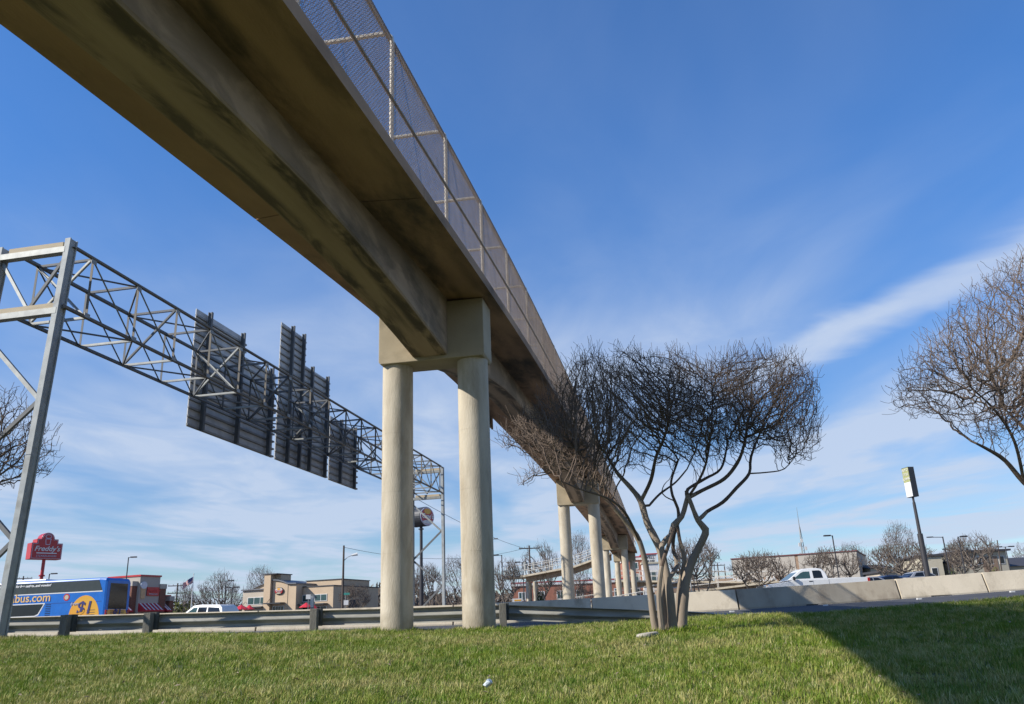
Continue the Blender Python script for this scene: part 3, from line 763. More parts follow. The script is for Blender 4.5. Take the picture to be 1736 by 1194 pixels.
# main crape myrtle
GIV = .70
TY = 12.0
mt_loc = at(1130, 1066, TY)
def TP(x, y, dy=0): return at(x, y, TY + dy)
stems = [
    dict(**{'from': None}, pts=[TP(1112, 1068), TP(1107, 1040, -.02), TP(1098, 975, -.08), TP(1084, 918, -.2), TP(1062, 886, -.3), TP(1042, 862, -.4), TP(1015, 835, -.45), TP(990, 815, -.5)], r=[.085, .075, .062, .056, .048, .043, .032, .022]),
    dict(**{'from': None}, pts=[TP(1127, 1068, .05), TP(1127, 1000, .1), TP(1121, 940, .12), TP(1110, 912, .15), TP(1097, 886, .2), TP(1086, 850, .25), TP(1070, 828, .3), TP(1045, 800, .35), TP(1025, 765, .4)], r=[.10, .088, .080, .078, .074, .066, .05, .038, .026]),
    dict(**{'from': None}, pts=[TP(1141, 1068, -.1), TP(1136, 1010, -.12), TP(1128, 960, -.1), TP(1122, 925, -.05), TP(1137, 908, 0), TP(1142, 890, .02), TP(1156, 876, .05), TP(1165, 845, .05)], r=[.10, .082, .07, .062, .06, .062, .055, .048]),
    dict(**{'from': None}, pts=[TP(1155, 1068, .1), TP(1160, 1000, .12), TP(1170, 960, .15), TP(1184, 930, .15), TP(1193, 912, .12), TP(1196, 898, .1), TP(1183, 882, .05), TP(1170, 850, .0), TP(1163, 832, .0)], r=[.12, .105, .09, .08, .075, .078, .055, .044, .034]),
    dict(**{'from': (0, 20)}, pts=[TP(1076, 906, -.25), TP(1062, 880, .1), TP(1040, 845, .4), TP(1000, 800, .5), TP(975, 760, .6)], r=[.04, .035, .03, .026, .02]),
    dict(**{'from': (1, 30)}, pts=[TP(1086, 850, .25), TP(1103, 815, .1), TP(1112, 775, -.1), TP(1125, 745, -.2), TP(1135, 710, -.3)], r=[.045, .042, .034, .03, .022]),
    dict(**{'from': (1, 26)}, pts=[TP(1098, 860, .2), TP(1118, 838, .4), TP(1145, 818, .6), TP(1165, 795, .8)], r=[.03, .026, .02, .016]),
    dict(**{'from': (2, 30)}, pts=[TP(1165, 845, .05), TP(1190, 832, 0), TP(1228, 812, -.1), TP(1250, 785, -.2), TP(1260, 760, -.3), TP(1268, 720, -.3)], r=[.045, .042, .038, .036, .032, .024]),
    dict(**{'from': (2, 30)}, pts=[TP(1165, 845, .05), TP(1166, 830, .2), TP(1195, 812, .4), TP(1222, 795, .5), TP(1232, 760, .6)], r=[.035, .034, .03, .026, .02]),
    dict(**{'from': (3, 26)}, pts=[TP(1186, 882, .08), TP(1198, 868, .1), TP(1225, 852, .1), TP(1248, 828, .1), TP(1270, 803, .15), TP(1273, 775, .2), TP(1290, 730, .2)], r=[.045, .04, .038, .036, .034, .028, .02]),
    dict(**{'from': (9, 17)}, pts=[TP(1270, 803, .15), TP(1300, 801, .1), TP(1330, 795, 0), TP(1350, 770, -.1)], r=[.018, .015, .012, .01]),
    dict(**{'from': (2, 16)}, pts=[TP(1130, 985, -.1), TP(1147, 960, .3), TP(1141, 930, .4), TP(1143, 905, .4), TP(1150, 885, .45), TP(1149, 862, .5), TP(1140, 840, .5), TP(1138, 815, .55), TP(1150, 780, .6)], r=[.05, .045, .042, .04, .038, .034, .03, .026, .02]),
    dict(**{'from': (11, 20)}, pts=[TP(1145, 850, .5), TP(1128, 842, .35), TP(1122, 833, .3), TP(1126, 822, .3)], r=[.014, .013, .012, .01]),
    dict(**{'from': None}, pts=[TP(1122, 1068, -.2), TP(1117, 1010, -.22), TP(1122, 960, -.24), TP(1133, 925, -.25), TP(1143, 895, -.2)], r=[.06, .05, .045, .04, .03]),
    dict(**{'from': None}, pts=[TP(1148, 1068, .25), TP(1151, 1000, .3), TP(1160, 950, .32), TP(1152, 915, .35), TP(1147, 880, .4)], r=[.06, .052, .045, .04, .03]),
    dict(**{'from': (0, 24)}, pts=[TP(1084, 918, -.2), TP(1060, 870, -.7), TP(1030, 845, -.9), TP(985, 830, -1.1), TP(950, 815, -1.2)], r=[.03, .026, .022, .018, .013]),
]
stems.append(dict(**{'from': (2, 30)}, pts=[TP(1165, 845, .05), TP(1183, 818, -.1), TP(1197, 785, -.2), TP(1205, 735, -.1), TP(1208, 690, 0), TP(1206, 650, .1)], r=[.032, .028, .024, .02, .015, .01]))
stems.append(dict(**{'from': (6, 12)}, pts=[TP(1165, 795, .8), TP(1180, 760, .7), TP(1192, 715, .6), TP(1196, 670, .5)], r=[.02, .018, .014, .01]))
P, par, giv = [], [], []
stem_nodes(stems, P, par, giv)
outline = [(838, 742), (862, 718), (900, 690), (925, 660), (955, 632), (968, 612), (985, 600), (1020, 596), (1045, 588), (1075, 590), (1100, 603), (1125, 600), (1155, 598), (1180, 610), (1205, 615), (1222, 605), (1245, 598), (1275, 600), (1300, 596), (1330, 602), (1360, 612), (1385, 628), (1396, 650), (1388, 690), (1396, 720), (1392, 760), (1380, 785), (1350, 790), (1318, 788), (1290, 775), (1262, 772), (1235, 775), (1215, 790), (1190, 790), (1165, 785), (1145, 800), (1120, 795), (1100, 790), (1075, 800), (1050, 815), (1020, 828), (1000, 838), (960, 812), (930, 806), (900, 826), (878, 830), (872, 818), (905, 795), (880, 775), (850, 764)]
def dens(x, y):
    return 1.0 if y < 760 else .55
A = crown_points(outline, TY, 1.55, 15500, 105, dense=dens) + crown_points([(1130, 620), (1215, 625), (1290, 620), (1290, 740), (1215, 775), (1150, 780)], TY, 1.2, 2200, 60)
P, par = colonize(P, par, A, .055, .9, .064, 130, (0, 0, .20), .22)
mm = tree_meshes(P, par, giv, .0027, 2.5, .03, wand=dict(p=.38, up=.95, n=5, len=.064))
tree = thing('crape_myrtle', 'bare multi-stemmed tree with a broad crown standing on the grass right of the bridge columns', 'tree', mt_loc)
def place_tree(mm, t, loc, mt='bark', mc='twig'):
    for k, m_ in (('trunk', mt), ('crown', mc)):
        mb = mm[k]; mb.v = [(v[0] - loc[0], v[1] - loc[1], v[2] - loc[2]) for v in mb.v]
        mb.build(k, M[m_], t, smooth=(k == 'trunk'), fix=False)
place_tree(mm, tree, mt_loc)
print('main tree nodes', len(P))

# right tree: only its left half is in view
TY2 = 9.5
def T2(x, y, dy=0): return at(x, y, TY2 + dy)
loc2 = Vector((T2(1880, 1090).x, TY2, ground_z(T2(1880, 1090).x, TY2) - .03))
stems = [
    dict(**{'from': None}, pts=[loc2 + Vector((-.08, 0, 0)), T2(1862, 980), T2(1815, 890), T2(1770, 845), T2(1736, 818), T2(1705, 782, -.05), T2(1680, 765, -.1), T2(1655, 752, -.15)], r=[.09, .075, .06, .048, .040, .035, .03, .018]),
    dict(**{'from': None}, pts=[loc2 + Vector((.05, .1, 0)), T2(1890, 950, .1), T2(1850, 860, .2), T2(1800, 790, .3), T2(1745, 735, .4), T2(1700, 690, .5)], r=[.1, .08, .065, .05, .035, .022]),
    dict(**{'from': None}, pts=[loc2 + Vector((.15, -.05, 0)), T2(1930, 930, -.1), T2(1950, 840, -.3), T2(1990, 760, -.5), T2(2030, 680, -.6)], r=[.1, .08, .06, .045, .025]),
    dict(**{'from': (1, 14)}, pts=[T2(1870, 900, .1), T2(1860, 800, -.4), T2(1830, 700, -.7), T2(1800, 600, -.8)], r=[.05, .04, .03, .02]),
    dict(**{'from': (0, 26)}, pts=[T2(1736, 818), T2(1720, 750, -.3), T2(1690, 700, -.5), T2(1650, 660, -.6)], r=[.03, .025, .02, .014]),
]
P, par, giv = [], [], []
stem_nodes(stems, P, par, giv)
outline2 = [(1500, 690), (1512, 650), (1540, 605), (1580, 560), (1625, 515), (1665, 470), (1710, 440), (1770, 405), (1860, 380), (1960, 400), (2060, 470), (2130, 590), (2120, 700), (2040, 770), (1940, 780), (1860, 770), (1790, 765), (1740, 755), (1700, 752), (1660, 748), (1625, 728), (1580, 716), (1540, 712)]
A = crown_points(outline2, TY2, 1.7, 15000, 170)
P, par = colonize(P, par, A, .055, .9, .062, 130, (0, 0, .14), .30)
mm = tree_meshes(P, par, giv, .0022, 2.5, .03, wand=dict(p=.35, up=.85, n=4, len=.055))
t = thing('crape_myrtle', 'bare tree cut off by the right edge, its thin twigs reaching up into the sky', 'tree', loc2)
place_tree(mm, t, loc2)
# left tree, behind the gantry post
TY3 = 18.2
def T3(x, y, dy=0): return at(x, y, TY3 + dy)
bx3 = T3(-190, 1080).x; loc3 = Vector((bx3, TY3, ground_z(bx3, TY3) - .05))
stems = [
    dict(**{'from': None}, pts=[loc3, T3(-185, 960), T3(-150, 880), T3(-100, 820), T3(-50, 790)], r=[.12, .09, .07, .05, .03]),
    dict(**{'from': None}, pts=[loc3 + Vector((.15, .1, 0)), T3(-170, 980, .2), T3(-120, 900, .4), T3(-60, 850, .6), T3(-10, 815, .7)], r=[.1, .08, .06, .045, .03]),
    dict(**{'from': None}, pts=[loc3 + Vector((-.15, .1, 0)), T3(-220, 940, -.2), T3(-260, 850, -.3), T3(-290, 770, -.4)], r=[.1, .08, .06, .035]),
]
P, par, giv = [], [], []
stem_nodes(stems, P, par, giv)
outline3 = [(-420, 780), (-400, 690), (-330, 620), (-240, 580), (-140, 570), (-60, 590), (-10, 640), (30, 670), (70, 700), (100, 740), (106, 780), (85, 812), (50, 825), (10, 840), (-20, 860), (-80, 850), (-150, 830), (-250, 830), (-350, 850)]
A = crown_points(outline3, TY3 + .5, 2.0, 6000, 110)
P, par = colonize(P, par, A, .09, 1.5, .11, 90, (0, 0, .10), .2)
mm = tree_meshes(P, par, giv, .005, 2.35, .04, wand=dict(p=.2, up=.8, n=3, len=.13))
t = thing('crape_myrtle', 'bare tree cut off by the left edge behind the gantry post', 'tree', loc3)
place_tree(mm, t, loc3)

GIV = 1.0
# small trees far away: a few shapes, many individuals
def small_tree(h, w, nst, n, low, seed, r0=.012):
    global rng
    random.seed(seed); rng = np.random.default_rng(seed)
    P, par, giv = [], [], []; st = []
    for k in range(nst):
        a = 2 * math.pi * k / nst + random.uniform(-.5, .5); f = .5 if nst > 1 else .1
        st.append({'from': None, 'pts': [Vector((.1 * math.cos(a), .1 * math.sin(a), 0)), Vector((f * .4 * math.cos(a), f * .4 * math.sin(a), h * low * .5)), Vector((f * w * .35 * math.cos(a), f * w * .35 * math.sin(a), h * low)), Vector((w * .3 * math.cos(a + .2), w * .3 * math.sin(a + .2), h * (low + .22)))], 'r': [.11, .09, .075, .04]})
    stem_nodes(st, P, par, giv)
    A = []
    while len(A) < n:
        x, y, z = [random.uniform(-1, 1) for _ in range(3)]
        if x * x + y * y + z * z > 1: continue
        if z < -.2 and x * x + y * y < .25: continue
        if mnoise.noise(Vector((x * 1.7 + seed, y * 1.7, z * 1.7))) < -.06: continue
        if random.random() < .12: z *= 1.18; x *= 1.1
        zz = h * (low + .12) + (z + 1) / 2 * h * (1 - low - .12); A.append((x * w / 2, y * w / 2, zz))
    P, par = colonize(P, par, A, h * .03, 3, h * .036, 70, (0, 0, .08), .25)
    return tree_meshes(P, par, giv, r0, 2.3, .035, wand=dict(p=.35, up=.8, n=3, len=h * .032))
protos = []
for k, (h, w, ns, low, n) in enumerate(((4.6, 6.0, 4, .28, 2600), (5.0, 5.6, 3, .3, 2600), (7.5, 6.5, 1, .25, 2600), (9.0, 8.0, 1, .22, 2600))):
    mm = small_tree(h, w, ns, n, low, 20 + k)
    protos.append(({kk: mm[kk].mesh(kk) for kk in mm}, h, w))
    for kk, me in protos[-1][0].items(): me.materials.append(M['trunk_far' if kk == 'trunk' else 'twig_far'])
def far_tree(x, ytop, w, Y, kind, label, group, leafy=None):
    pr, h, pw = protos[kind]; X = atX(x, Y); gz = ground_z(X, Y)
    ztop = at(x, ytop, Y).z; H = max(ztop - gz, 1.5); wid = w / 1473 * Y
    t = thing('bare_tree', label, 'tree', (X, Y, gz - .05), random.uniform(0, 6.28), group); t.scale = (wid / pw, wid / pw, H / h)
    for kk in ('trunk', 'crown'):
        o = bpy.data.objects.new(kk, pr[kk]); COL.objects.link(o); o.parent = t
    return t
GT = 'bare trees beyond the highway'
for a in [
    (372, 972, 62, 125, 2, 'round bare tree between the flagpole and the tan restaurant'),
    (338, 992, 46, 122, 2, 'low bare tree right behind the flagpole'),
    (312, 990, 40, 140, 2, 'thin bare tree left of the flagpole beside the crossarm pole'),
    (440, 962, 56, 135, 3, 'bare treetop rising behind the left roof of the tan restaurant'),
    (402, 994, 34, 130, 2, 'narrow bare tree just left of the tan restaurant'),
    (602, 990, 56, 96, 0, 'small bare tree in front of the right wall of the tan restaurant'),
    (722, 958, 62, 100, 1, 'bare tree behind the black pole of the round restaurant sign'),
    (772, 945, 60, 118, 3, 'taller bare tree just left of the second near column'),
    (862, 950, 56, 90, 1, 'bare tree right of the second near column'),
    (918, 925, 72, 125, 2, 'bare tree rising behind the left ramp railing'),
    (958, 985, 44, 130, 2, 'bare tree in front of the red brick building seen under the ramp'),
    (990, 990, 40, 128, 1, 'small bare tree between the two second pier columns'),
    (985, 905, 50, 150, 3, 'far bare treetop between the second pier columns'),
    (1180, 915, 92, 84, 0, 'wide bare tree behind the trunks of the near tree'),
    (1292, 935, 112, 84, 0, 'dense bare tree in front of the lettered store wall'),
    (1412, 930, 98, 96, 1, 'bare tree against the blank half of the store wall'),
    (1448, 922, 60, 150, 3, 'thin bare treetop above the right corner of the store roof'),
    (1530, 918, 112, 84, 0, 'broad bare tree behind the tall dark sign pole'),
    (1533, 888, 62, 120, 3, 'tall pale treetop rising out of the broad tree by the sign pole'),
    (1652, 907, 88, 100, 0, 'bare tree in front of the two-storey house'),
    (1622, 925, 50, 112, 1, 'bare tree left of the two-storey house between the lamp posts'),
    (1752, 918, 60, 140, 2, 'bare tree at the right edge beyond the low roofs'),
]: far_tree(*a, group=GT)
# distant tree line
def leaf_mass(name, label, cat, x, ytop, w, Y, m, n, kind=None, blob=.35, group=None):
    X = atX(x, Y); gz = ground_z(X, min(Y, 250)); H = at(x, ytop, Y).z - gz; W = w / 1473 * Y
    t = thing(name, label, cat, (X, Y, gz), 0, group)
    mb = MB()
    for _ in range(n):
        a = random.uniform(0, 6.28); r = math.sqrt(random.random()) * W / 2; z = random.uniform(.05, 1) * H * (1 - .45 * (2 * r / W) ** 2) * random.uniform(.75, 1.05)
        c = Vector((r * math.cos(a), r * math.sin(a) * .6, z)); s_ = blob * random.uniform(.5, 1.2)
        d1 = Vector([random.gauss(0, 1) for _ in range(3)]).normalized() * s_; d2 = Vector([random.gauss(0, 1) for _ in range(3)]).normalized() * s_ * .6
        o = len(mb.v); mb.v += [tuple(c - d1), tuple(c + d2), tuple(c + d1), tuple(c - d2)]; mb.f.append((o, o + 1, o + 2, o + 3))
    mb.build('foliage', m, t, fix=False)
    mb = MB()
    for k in range(5): mb.tube([(random.uniform(-.3, .3), random.uniform(-.2, .2), 0), (random.uniform(-W / 4, W / 4), 0, H * .6)], [.06, .03], 5)
    mb.build('stems', M['trunk_far'], t, fix=False)
    return t
leaf_mass('shrub', 'yellow-green shrub right of the red and white awnings', 'shrub', 303, 1012, 26, 112, M['leaf'], 700, blob=.22)
leaf_mass('shrub', 'taller olive-green shrub left of the white car roof', 'shrub', 322, 1014, 22, 116, M['leaf'], 500, blob=.22)
leaf_mass('shrub', 'low green bush under the leaning lamp posts by the cream wall', 'shrub', 1612, 962, 34, 88, M['evergreen'], 700, blob=.16)
leaf_mass('shrub', 'green bush beside the thin ramp columns', 'shrub', 913, 1000, 22, 96, M['evergreen'], 500, blob=.2)
leaf_mass('shrub', 'brown-green bush in front of the two-storey house', 'shrub', 1685, 958, 34, 105, M['leaf'], 500, blob=.16)
leaf_mass('evergreen_tree', 'dark evergreen treetop behind the red-coped tower left of the lamp post', 'tree', 222, 974, 34, 130, M['evergreen'], 1200, blob=.3)
random.seed(5)
tl = MB(); 
for x in list(range(-150, 1900, 5)) + [k + .5 for k in range(-150, 1230, 6)]:
    Y = random.uniform(290, 360) if isinstance(x, int) else random.uniform(190, 250); X = atX(x, Y); h = random.uniform(7, 13) + 3 * math.sin(x * .013) if isinstance(x, int) else random.uniform(3.5, 7.5)
    for _ in range(90):
        c = Vector((X + random.gauss(0, 2.2), Y + random.gauss(0, 3), random.uniform(0, h))); s_ = random.uniform(.3, .9)
        d1 = Vector((random.gauss(0, .5), 0, random.gauss(0, 1))).normalized() * s_ * 1.6; d2 = Vector((random.gauss(0, 1), random.gauss(0, 1), random.gauss(0, .6))).normalized() * s_ * .5
        o = len(tl.v); tl.v += [tuple(c - d1), tuple(c + d2), tuple(c + d1), tuple(c - d2)]; tl.f.append((o, o + 1, o + 2, o + 3))
tag(tl.build('far_woods', M['twig_far'], fix=False), 'hazy grey line of distant bare woods along the horizon', 'woods', kind='stuff')

# ------------------------------------------------------------------ bus
bt = Vector((atX(180, 56, 1010), 56, -.2)); HB = math.atan2(.165, -.986)   # heading left
bus = thing('double_decker_bus', 'blue double-decker coach with orange graphics driving left behind the guardrail', 'bus', bt, HB)
# local: +x forward, +y = right-hand side of the bus (away from camera is -y?)  side facing the camera is +y
LB = 13.8; WBUS = 2.55
sd = 1 if (Matrix.Rotation(HB, 3, 'Z') @ Vector((0, 1, 0))).y < 0 else -1   # side that faces the camera
secs = []
for x, top, bot in ((0, 3.78, .5), (.12, 3.94, .35), (.6, 3.97, .32), (12.9, 3.97, .32), (13.5, 3.7, .34), (13.8, 2.6, .38)):
    ya, yb = 0, -sd * WBUS
    c = -sd * WBUS / 2; hw = WBUS / 2 - (.05 if x in (0, 13.8) else 0)
    secs.append([(x, c - hw, bot), (x, c + hw, bot), (x, c + hw, top - .14), (x, c + hw - .05, top - .04), (x, c + hw - .2, top), (x, c - hw + .2, top), (x, c - hw + .05, top - .04), (x, c - hw, top - .14)])
MB().loft(secs).build('body', M['blue'], bus, bevel=.02)
ys = lambda d: sd * d
def side_poly(poly, m, name, d=.006, th=.02, par_=None):
    mb = MB(); mb.prism(poly, 0, 'y', *sorted((sd * (d - th), sd * d))); return mb.build(name, m, par_ or bus)
side_poly([(.32, 3.13), (13.0, 3.13), (13.2, 3.2), (13.0, 3.81), (.62, 3.81)], M['glass_band'], 'upper_windows', .010)
side_poly([(.28, 3.06), (13.1, 3.06), (13.1, 3.125), (.30, 3.125)], M['white'], 'window_trim', .012)
side_poly([(5.1, 1.66), (12.2, 1.66), (12.2, 2.5), (4.45, 2.5), (4.85, 1.74)], M['white'], 'lower_window_trim', .010)
side_poly([(5.15, 1.72), (12.1, 1.72), (12.1, 2.44), (4.56, 2.44), (4.91, 1.82)], M['glass'], 'lower_window', .016)
th = [(1.5 + 1.12 * math.cos(a), 1.42 + 1.45 * math.sin(a)) for a in np.linspace(0, math.pi, 17)]
side_poly([(2.62, .5)] + th + [(.38, .5)], M['orange'], 'orange_graphic', .009)
side_poly([(2.9 + .23 * math.cos(a), 2.80 + .23 * math.sin(a)) for a in np.linspace(0, 6.28, 21)[:-1]], M['red'], 'round_badge', .012)
side_poly([(2.9 + .15 * math.cos(a), 2.80 + .15 * math.sin(a)) for a in np.linspace(0, 6.28, 17)[:-1]], M['cream'], 'badge_centre', .018)
for k in range(7): side_poly([(4.0, 1.7 + k * .11), (4.38, 1.7 + k * .11), (4.38, 1.74 + k * .11), (4.0, 1.74 + k * .11)], M['glass'], 'louvre', .012)
for k in range(5): side_poly([(.7, 1.3 + k * .15), (1.3, 1.3 + k * .15), (1.3, 1.335 + k * .15), (.7, 1.335 + k * .15)], M['darkgrey'], 'louvre', .014)
for x in (5.9, 8.0, 10.1): side_poly([(x, 3.14), (x + .03, 3.14), (x + .03, 3.8), (x, 3.8)], M['black'], 'window_divider', .0125)
side_poly([(.3, 2.44), (13.2, 2.44), (13.2, 2.46), (.3, 2.46)], M['navy'], 'panel_seam', .008)
# text faces the camera side: rotate about z so letters read left to right as seen
tr = 0.0 if sd < 0 else math.pi
text('megabus.com', M['letter_orange'], bus, (6.25, ys(.02), 2.84), .76, tr, sx=1.05, offset=.008)
text('express bus service', M['letter_orange'], bus, (6.6, ys(.02), 1.5), .34, tr, offset=.006)
text('...is more than fun. WiFi for free outlets...and growing!', M['white'], bus, (6.6, ys(.025), 3.64), .22, tr, shear=.3, sx=1.0, offset=.008)
text('$1', M['navy'], bus, (1.5, ys(.025), 2.05), 1.1, tr, shear=.15, offset=.02)
text('from', M['lilac'], bus, (2.25, ys(.025), 2.35), .3, tr, shear=.3)
def rear_poly(poly, m, name, d=.01, th=.02):
    mb = MB(); mb.prism([(-sd * a, b) for a, b in poly], 0, 'x', -d, -d + th); return mb.build(name, m, bus)
rear_poly([(.3, 1.95), (2.25, 1.95), (2.2, 3.6), (.35, 3.6)], M['glass'], 'rear_window')
rear_poly([(.25, .6), (2.3, .6), (2.35, 1.6), (2.2, 1.92), (.35, 1.92), (.2, 1.6)], M['orange'], 'rear_graphic')
for k in range(6): rear_poly([(.55, 1.3 + k * .1), (2.0, 1.3 + k * .1), (2.0, 1.34 + k * .1), (.55, 1.34 + k * .1)], M['black'], 'engine_louvre', .02)
text('$1', M['navy'], bus, (-.035, -sd * 1.28, 1.6), .85, tr + (math.pi / 2 if sd > 0 else math.pi / 2), shear=.1, offset=.02)
for a in (.12, 2.42):
    for k in range(3): MB().box((-.03, -sd * a, 1.5 + k * .16), (.08, .16, .13)).build('tail_light', M['red_light'], bus)
def wheel(parent, x, y, z, r, w, rimm='chrome'):
    o = MB().tube([(x, y - w / 2, z), (x, y + w / 2, z)], r, 24).build('wheel', M['black'], parent, bevel=.02)
    MB().tube([(x, y - w / 2 - .006, z), (x, y + w / 2 + .006, z)], r * .58, 16).build('rim', M[rimm], o); return o
for x in (2.6, 3.9, 11.2):
    for y in (-sd * .16, -sd * (WBUS - .16)): wheel(bus, x, y, .5, .5, .36)
MB().box((6.5, -sd * WBUS / 2, 4.03), (3, 1.6, .12)).build('roof_unit', M['white'], bus, bevel=.03)

# ------------------------------------------------------------------ road vehicles
def vehicle(name, label, cat, loc, rz, L, W_, body, cabin, paint, windows, wheels, r=.36, lights=True, group=None, side=None):
    """body, cabin: side outlines (x forward, z); the body is straight sided, the cabin leans in"""
    t = thing(name, label, cat, loc, rz, group)
    mb = MB()
    hw = W_ / 2
    def solid(poly, f):
        n = len(poly); vs = [(x, -f(z), z) for x, z in poly] + [(x, f(z), z) for x, z in poly]
        return [vs, [tuple(range(n - 1, -1, -1)), tuple(range(n, 2 * n))] + [(i, (i + 1) % n, n + (i + 1) % n, n + i) for i in range(n)]]
    zb = min(z for x, z in cabin); zt = max(z for x, z in cabin)
    fc = lambda z: hw - .05 - (z - zb) / (zt - zb) * .20
    mb.add(*solid(body, lambda z: hw)); mb.build('body', M[paint], t, bevel=.035, smooth=True)
    MB().add(*solid(cabin, fc)).build('cabin', M[paint], t, bevel=.03, smooth=True)
    for wn_, poly, m_ in windows:
        for s in (-1, 1):
            vs = [(x, s * (fc(z) + .004), z) for x, z in poly]; v2 = [(x, s * (fc(z) - .02), z) for x, z in poly]; n = len(poly)
            MB().add(vs + v2, [tuple(range(n)), tuple(range(2 * n - 1, n - 1, -1))] + [(i, (i + 1) % n, n + (i + 1) % n, n + i) for i in range(n)]).build(wn_, M[m_], t)
    # windscreen and rear window on the sloping ends of the cabin
    xs_ = sorted(cabin, key=lambda p: p[1]); lo = [p for p in cabin if abs(p[1] - zb) < .02]; hi = [p for p in cabin if p[1] > zt - .12]
    for nm, a, b in (('windscreen', max(lo), max(hi)), ('rear_window', min(lo), min(hi))):
        q = []
        for tt in (.12, .86):
            x = lerp(a[0], b[0], tt); z = lerp(a[1], b[1], tt); w = fc(z) - .10
            q.append((x, w, z))
        dn = .012 if nm == 'windscreen' else -.012
        vs = [(q[0][0] + dn, -q[0][1], q[0][2]), (q[0][0] + dn, q[0][1], q[0][2]), (q[1][0] + dn, q[1][1], q[1][2]), (q[1][0] + dn, -q[1][1], q[1][2])]
        vs2 = [(x - 2.5 * dn, y, z) for x, y, z in vs]
        MB().add(vs + vs2, [(0, 1, 2, 3), (7, 6, 5, 4), (0, 4, 5, 1), (1, 5, 6, 2), (2, 6, 7, 3), (3, 7, 4, 0)]).build(nm, M['glass_green' if nm == 'windscreen' else 'glass'], t)
    for x in wheels:
        for s in (-1, 1):
            MB().tube([(x, s * (hw - .22), r), (x, s * (hw + .004), r)], r + .07, 24).build('wheel_arch', M['black'], t)
            wheel(t, x, s * (hw - .10), r, r, .24)
    xf = max(p[0] for p in body); xr = min(p[0] for p in body); zf = [p for p in body if p[0] == xf]
    for s in (-1, 1):
        MB().box((xf - .04, s * (hw - .22), zb - .32), (.14, .34, .18)).build('headlight', M['chrome'], t, bevel=.02)
        MB().box((xr + .05, s * (hw - .08), zb - .22), (.14, .18, .30)).build('tail_light', M['red_light'], t, bevel=.02)
        MB().box((max(lo)[0] - .35, s * (hw + .10), zb + .10), (.12, .18, .20)).build('mirror', M['black'], t, bevel=.03)
    MB().b2((xf - .02, -hw + .3, zb - .5), (xf + .03, hw - .3, zb - .2)).build('grille', M['darkgrey'], t)
    MB().b2((xf - .05, -hw + .05, zb - .72), (xf + .06, hw - .05, zb - .52)).build('bumper', M['chrome'], t, bevel=.02)
    return t
# white extended-cab pickup heading left
pk_y = 49.5; pkx = atX(1373, pk_y)
truck = vehicle('pickup_truck', 'white extended cab pickup truck driving left beyond the median barrier', 'pickup truck', (pkx, pk_y, .27), math.pi - R_(1.5), 5.9, 1.98,
    [(-2.95, .55), (-2.98, 1.28), (-.72, 1.30), (-.70, 1.26), (1.25, 1.26), (1.5, 1.22), (2.55, 1.10), (2.88, .98), (2.95, .6), (2.85, .42), (-2.8, .42)],
    [(-.70, 1.255), (-.62, 1.60), (-.45, 1.84), (-.1, 1.9), (.62, 1.88), (.85, 1.78), (1.62, 1.255)], 'white',
    [('rear_side_window', [(-.42, 1.33), (-.38, 1.70), (-.28, 1.76), (.12, 1.76), (.12, 1.33)], 'glass'), ('side_window', [(.30, 1.33), (.28, 1.72), (.62, 1.72), (.78, 1.66), (1.27, 1.33)], 'glass_green')], (1.95, -1.75), r=.39)
for s in (-1, 1):
    MB().box((.32, s * .992, 1.17), (.20, .02, .05)).build('door_handle', M['darkgrey'], truck)
    MB().box((-.70, s * .985, .9), (.015, .015, .72)).build('cab_gap', M['darkgrey'], truck)
    MB().box((.18, s * .985, .88), (.012, .014, .68)).build('door_seam', M['darkgrey'], truck)
    MB().box((-2.93, s * .93, 1.02), (.12, .16, .46)).build('tail_lamp', M['red_light'], truck)
    MB().box((2.78, s * .93, 1.0), (.10, .10, .10)).build('indicator', M['orange'], truck)
# white suv behind the guardrail
sx_ = atX(366, 63)
vehicle('suv', 'white suv heading left, only its roof and windows above the guardrail', 'suv', (sx_, 61, .10), math.pi - R_(22), 5.0, 1.95,
    [(-2.5, .5), (-2.52, 1.08), (1.2, 1.08), (2.3, .98), (2.5, .8), (2.48, .42), (-2.4, .4)],
    [(-2.42, 1.075), (-2.2, 1.55), (-1.95, 1.74), (-.3, 1.80), (.35, 1.76), (1.3, 1.075)], 'white',
    [('cargo_window', [(-2.2, 1.15), (-1.98, 1.52), (-1.0, 1.60), (-1.05, 1.15)], 'glass'), ('rear_side_window', [(-.92, 1.15), (-.9, 1.60), (-.15, 1.62), (-.1, 1.15)], 'glass'), ('side_window', [(-.02, 1.15), (-.05, 1.62), (.30, 1.60), (.98, 1.15)], 'glass_green')], (1.55, -1.5), r=.37)
def sedan(label, x, Y, rz, paint, group, zoff=0):
    X = atX(x, Y)
    return vehicle('parked_car', label, 'car', (X, Y, ground_z(X, Y) + zoff), rz, 4.6, 1.82,
        [(-2.3, .45), (-2.32, .92), (-1.5, .97), (1.0, .94), (2.1, .82), (2.32, .62), (2.3, .35), (-2.2, .35)],
        [(-1.75, .93), (-1.15, 1.34), (-.6, 1.43), (.15, 1.42), (1.12, .92)], paint,
        [('rear_side_window', [(-1.35, .99), (-1.02, 1.29), (-.35, 1.34), (-.35, .99)], 'glass'), ('side_window', [(-.27, .99), (-.27, 1.34), (.1, 1.33), (.78, .99)], 'glass')], (1.42, -1.4), r=.32, group=group)
GC = 'cars parked beyond the highway'
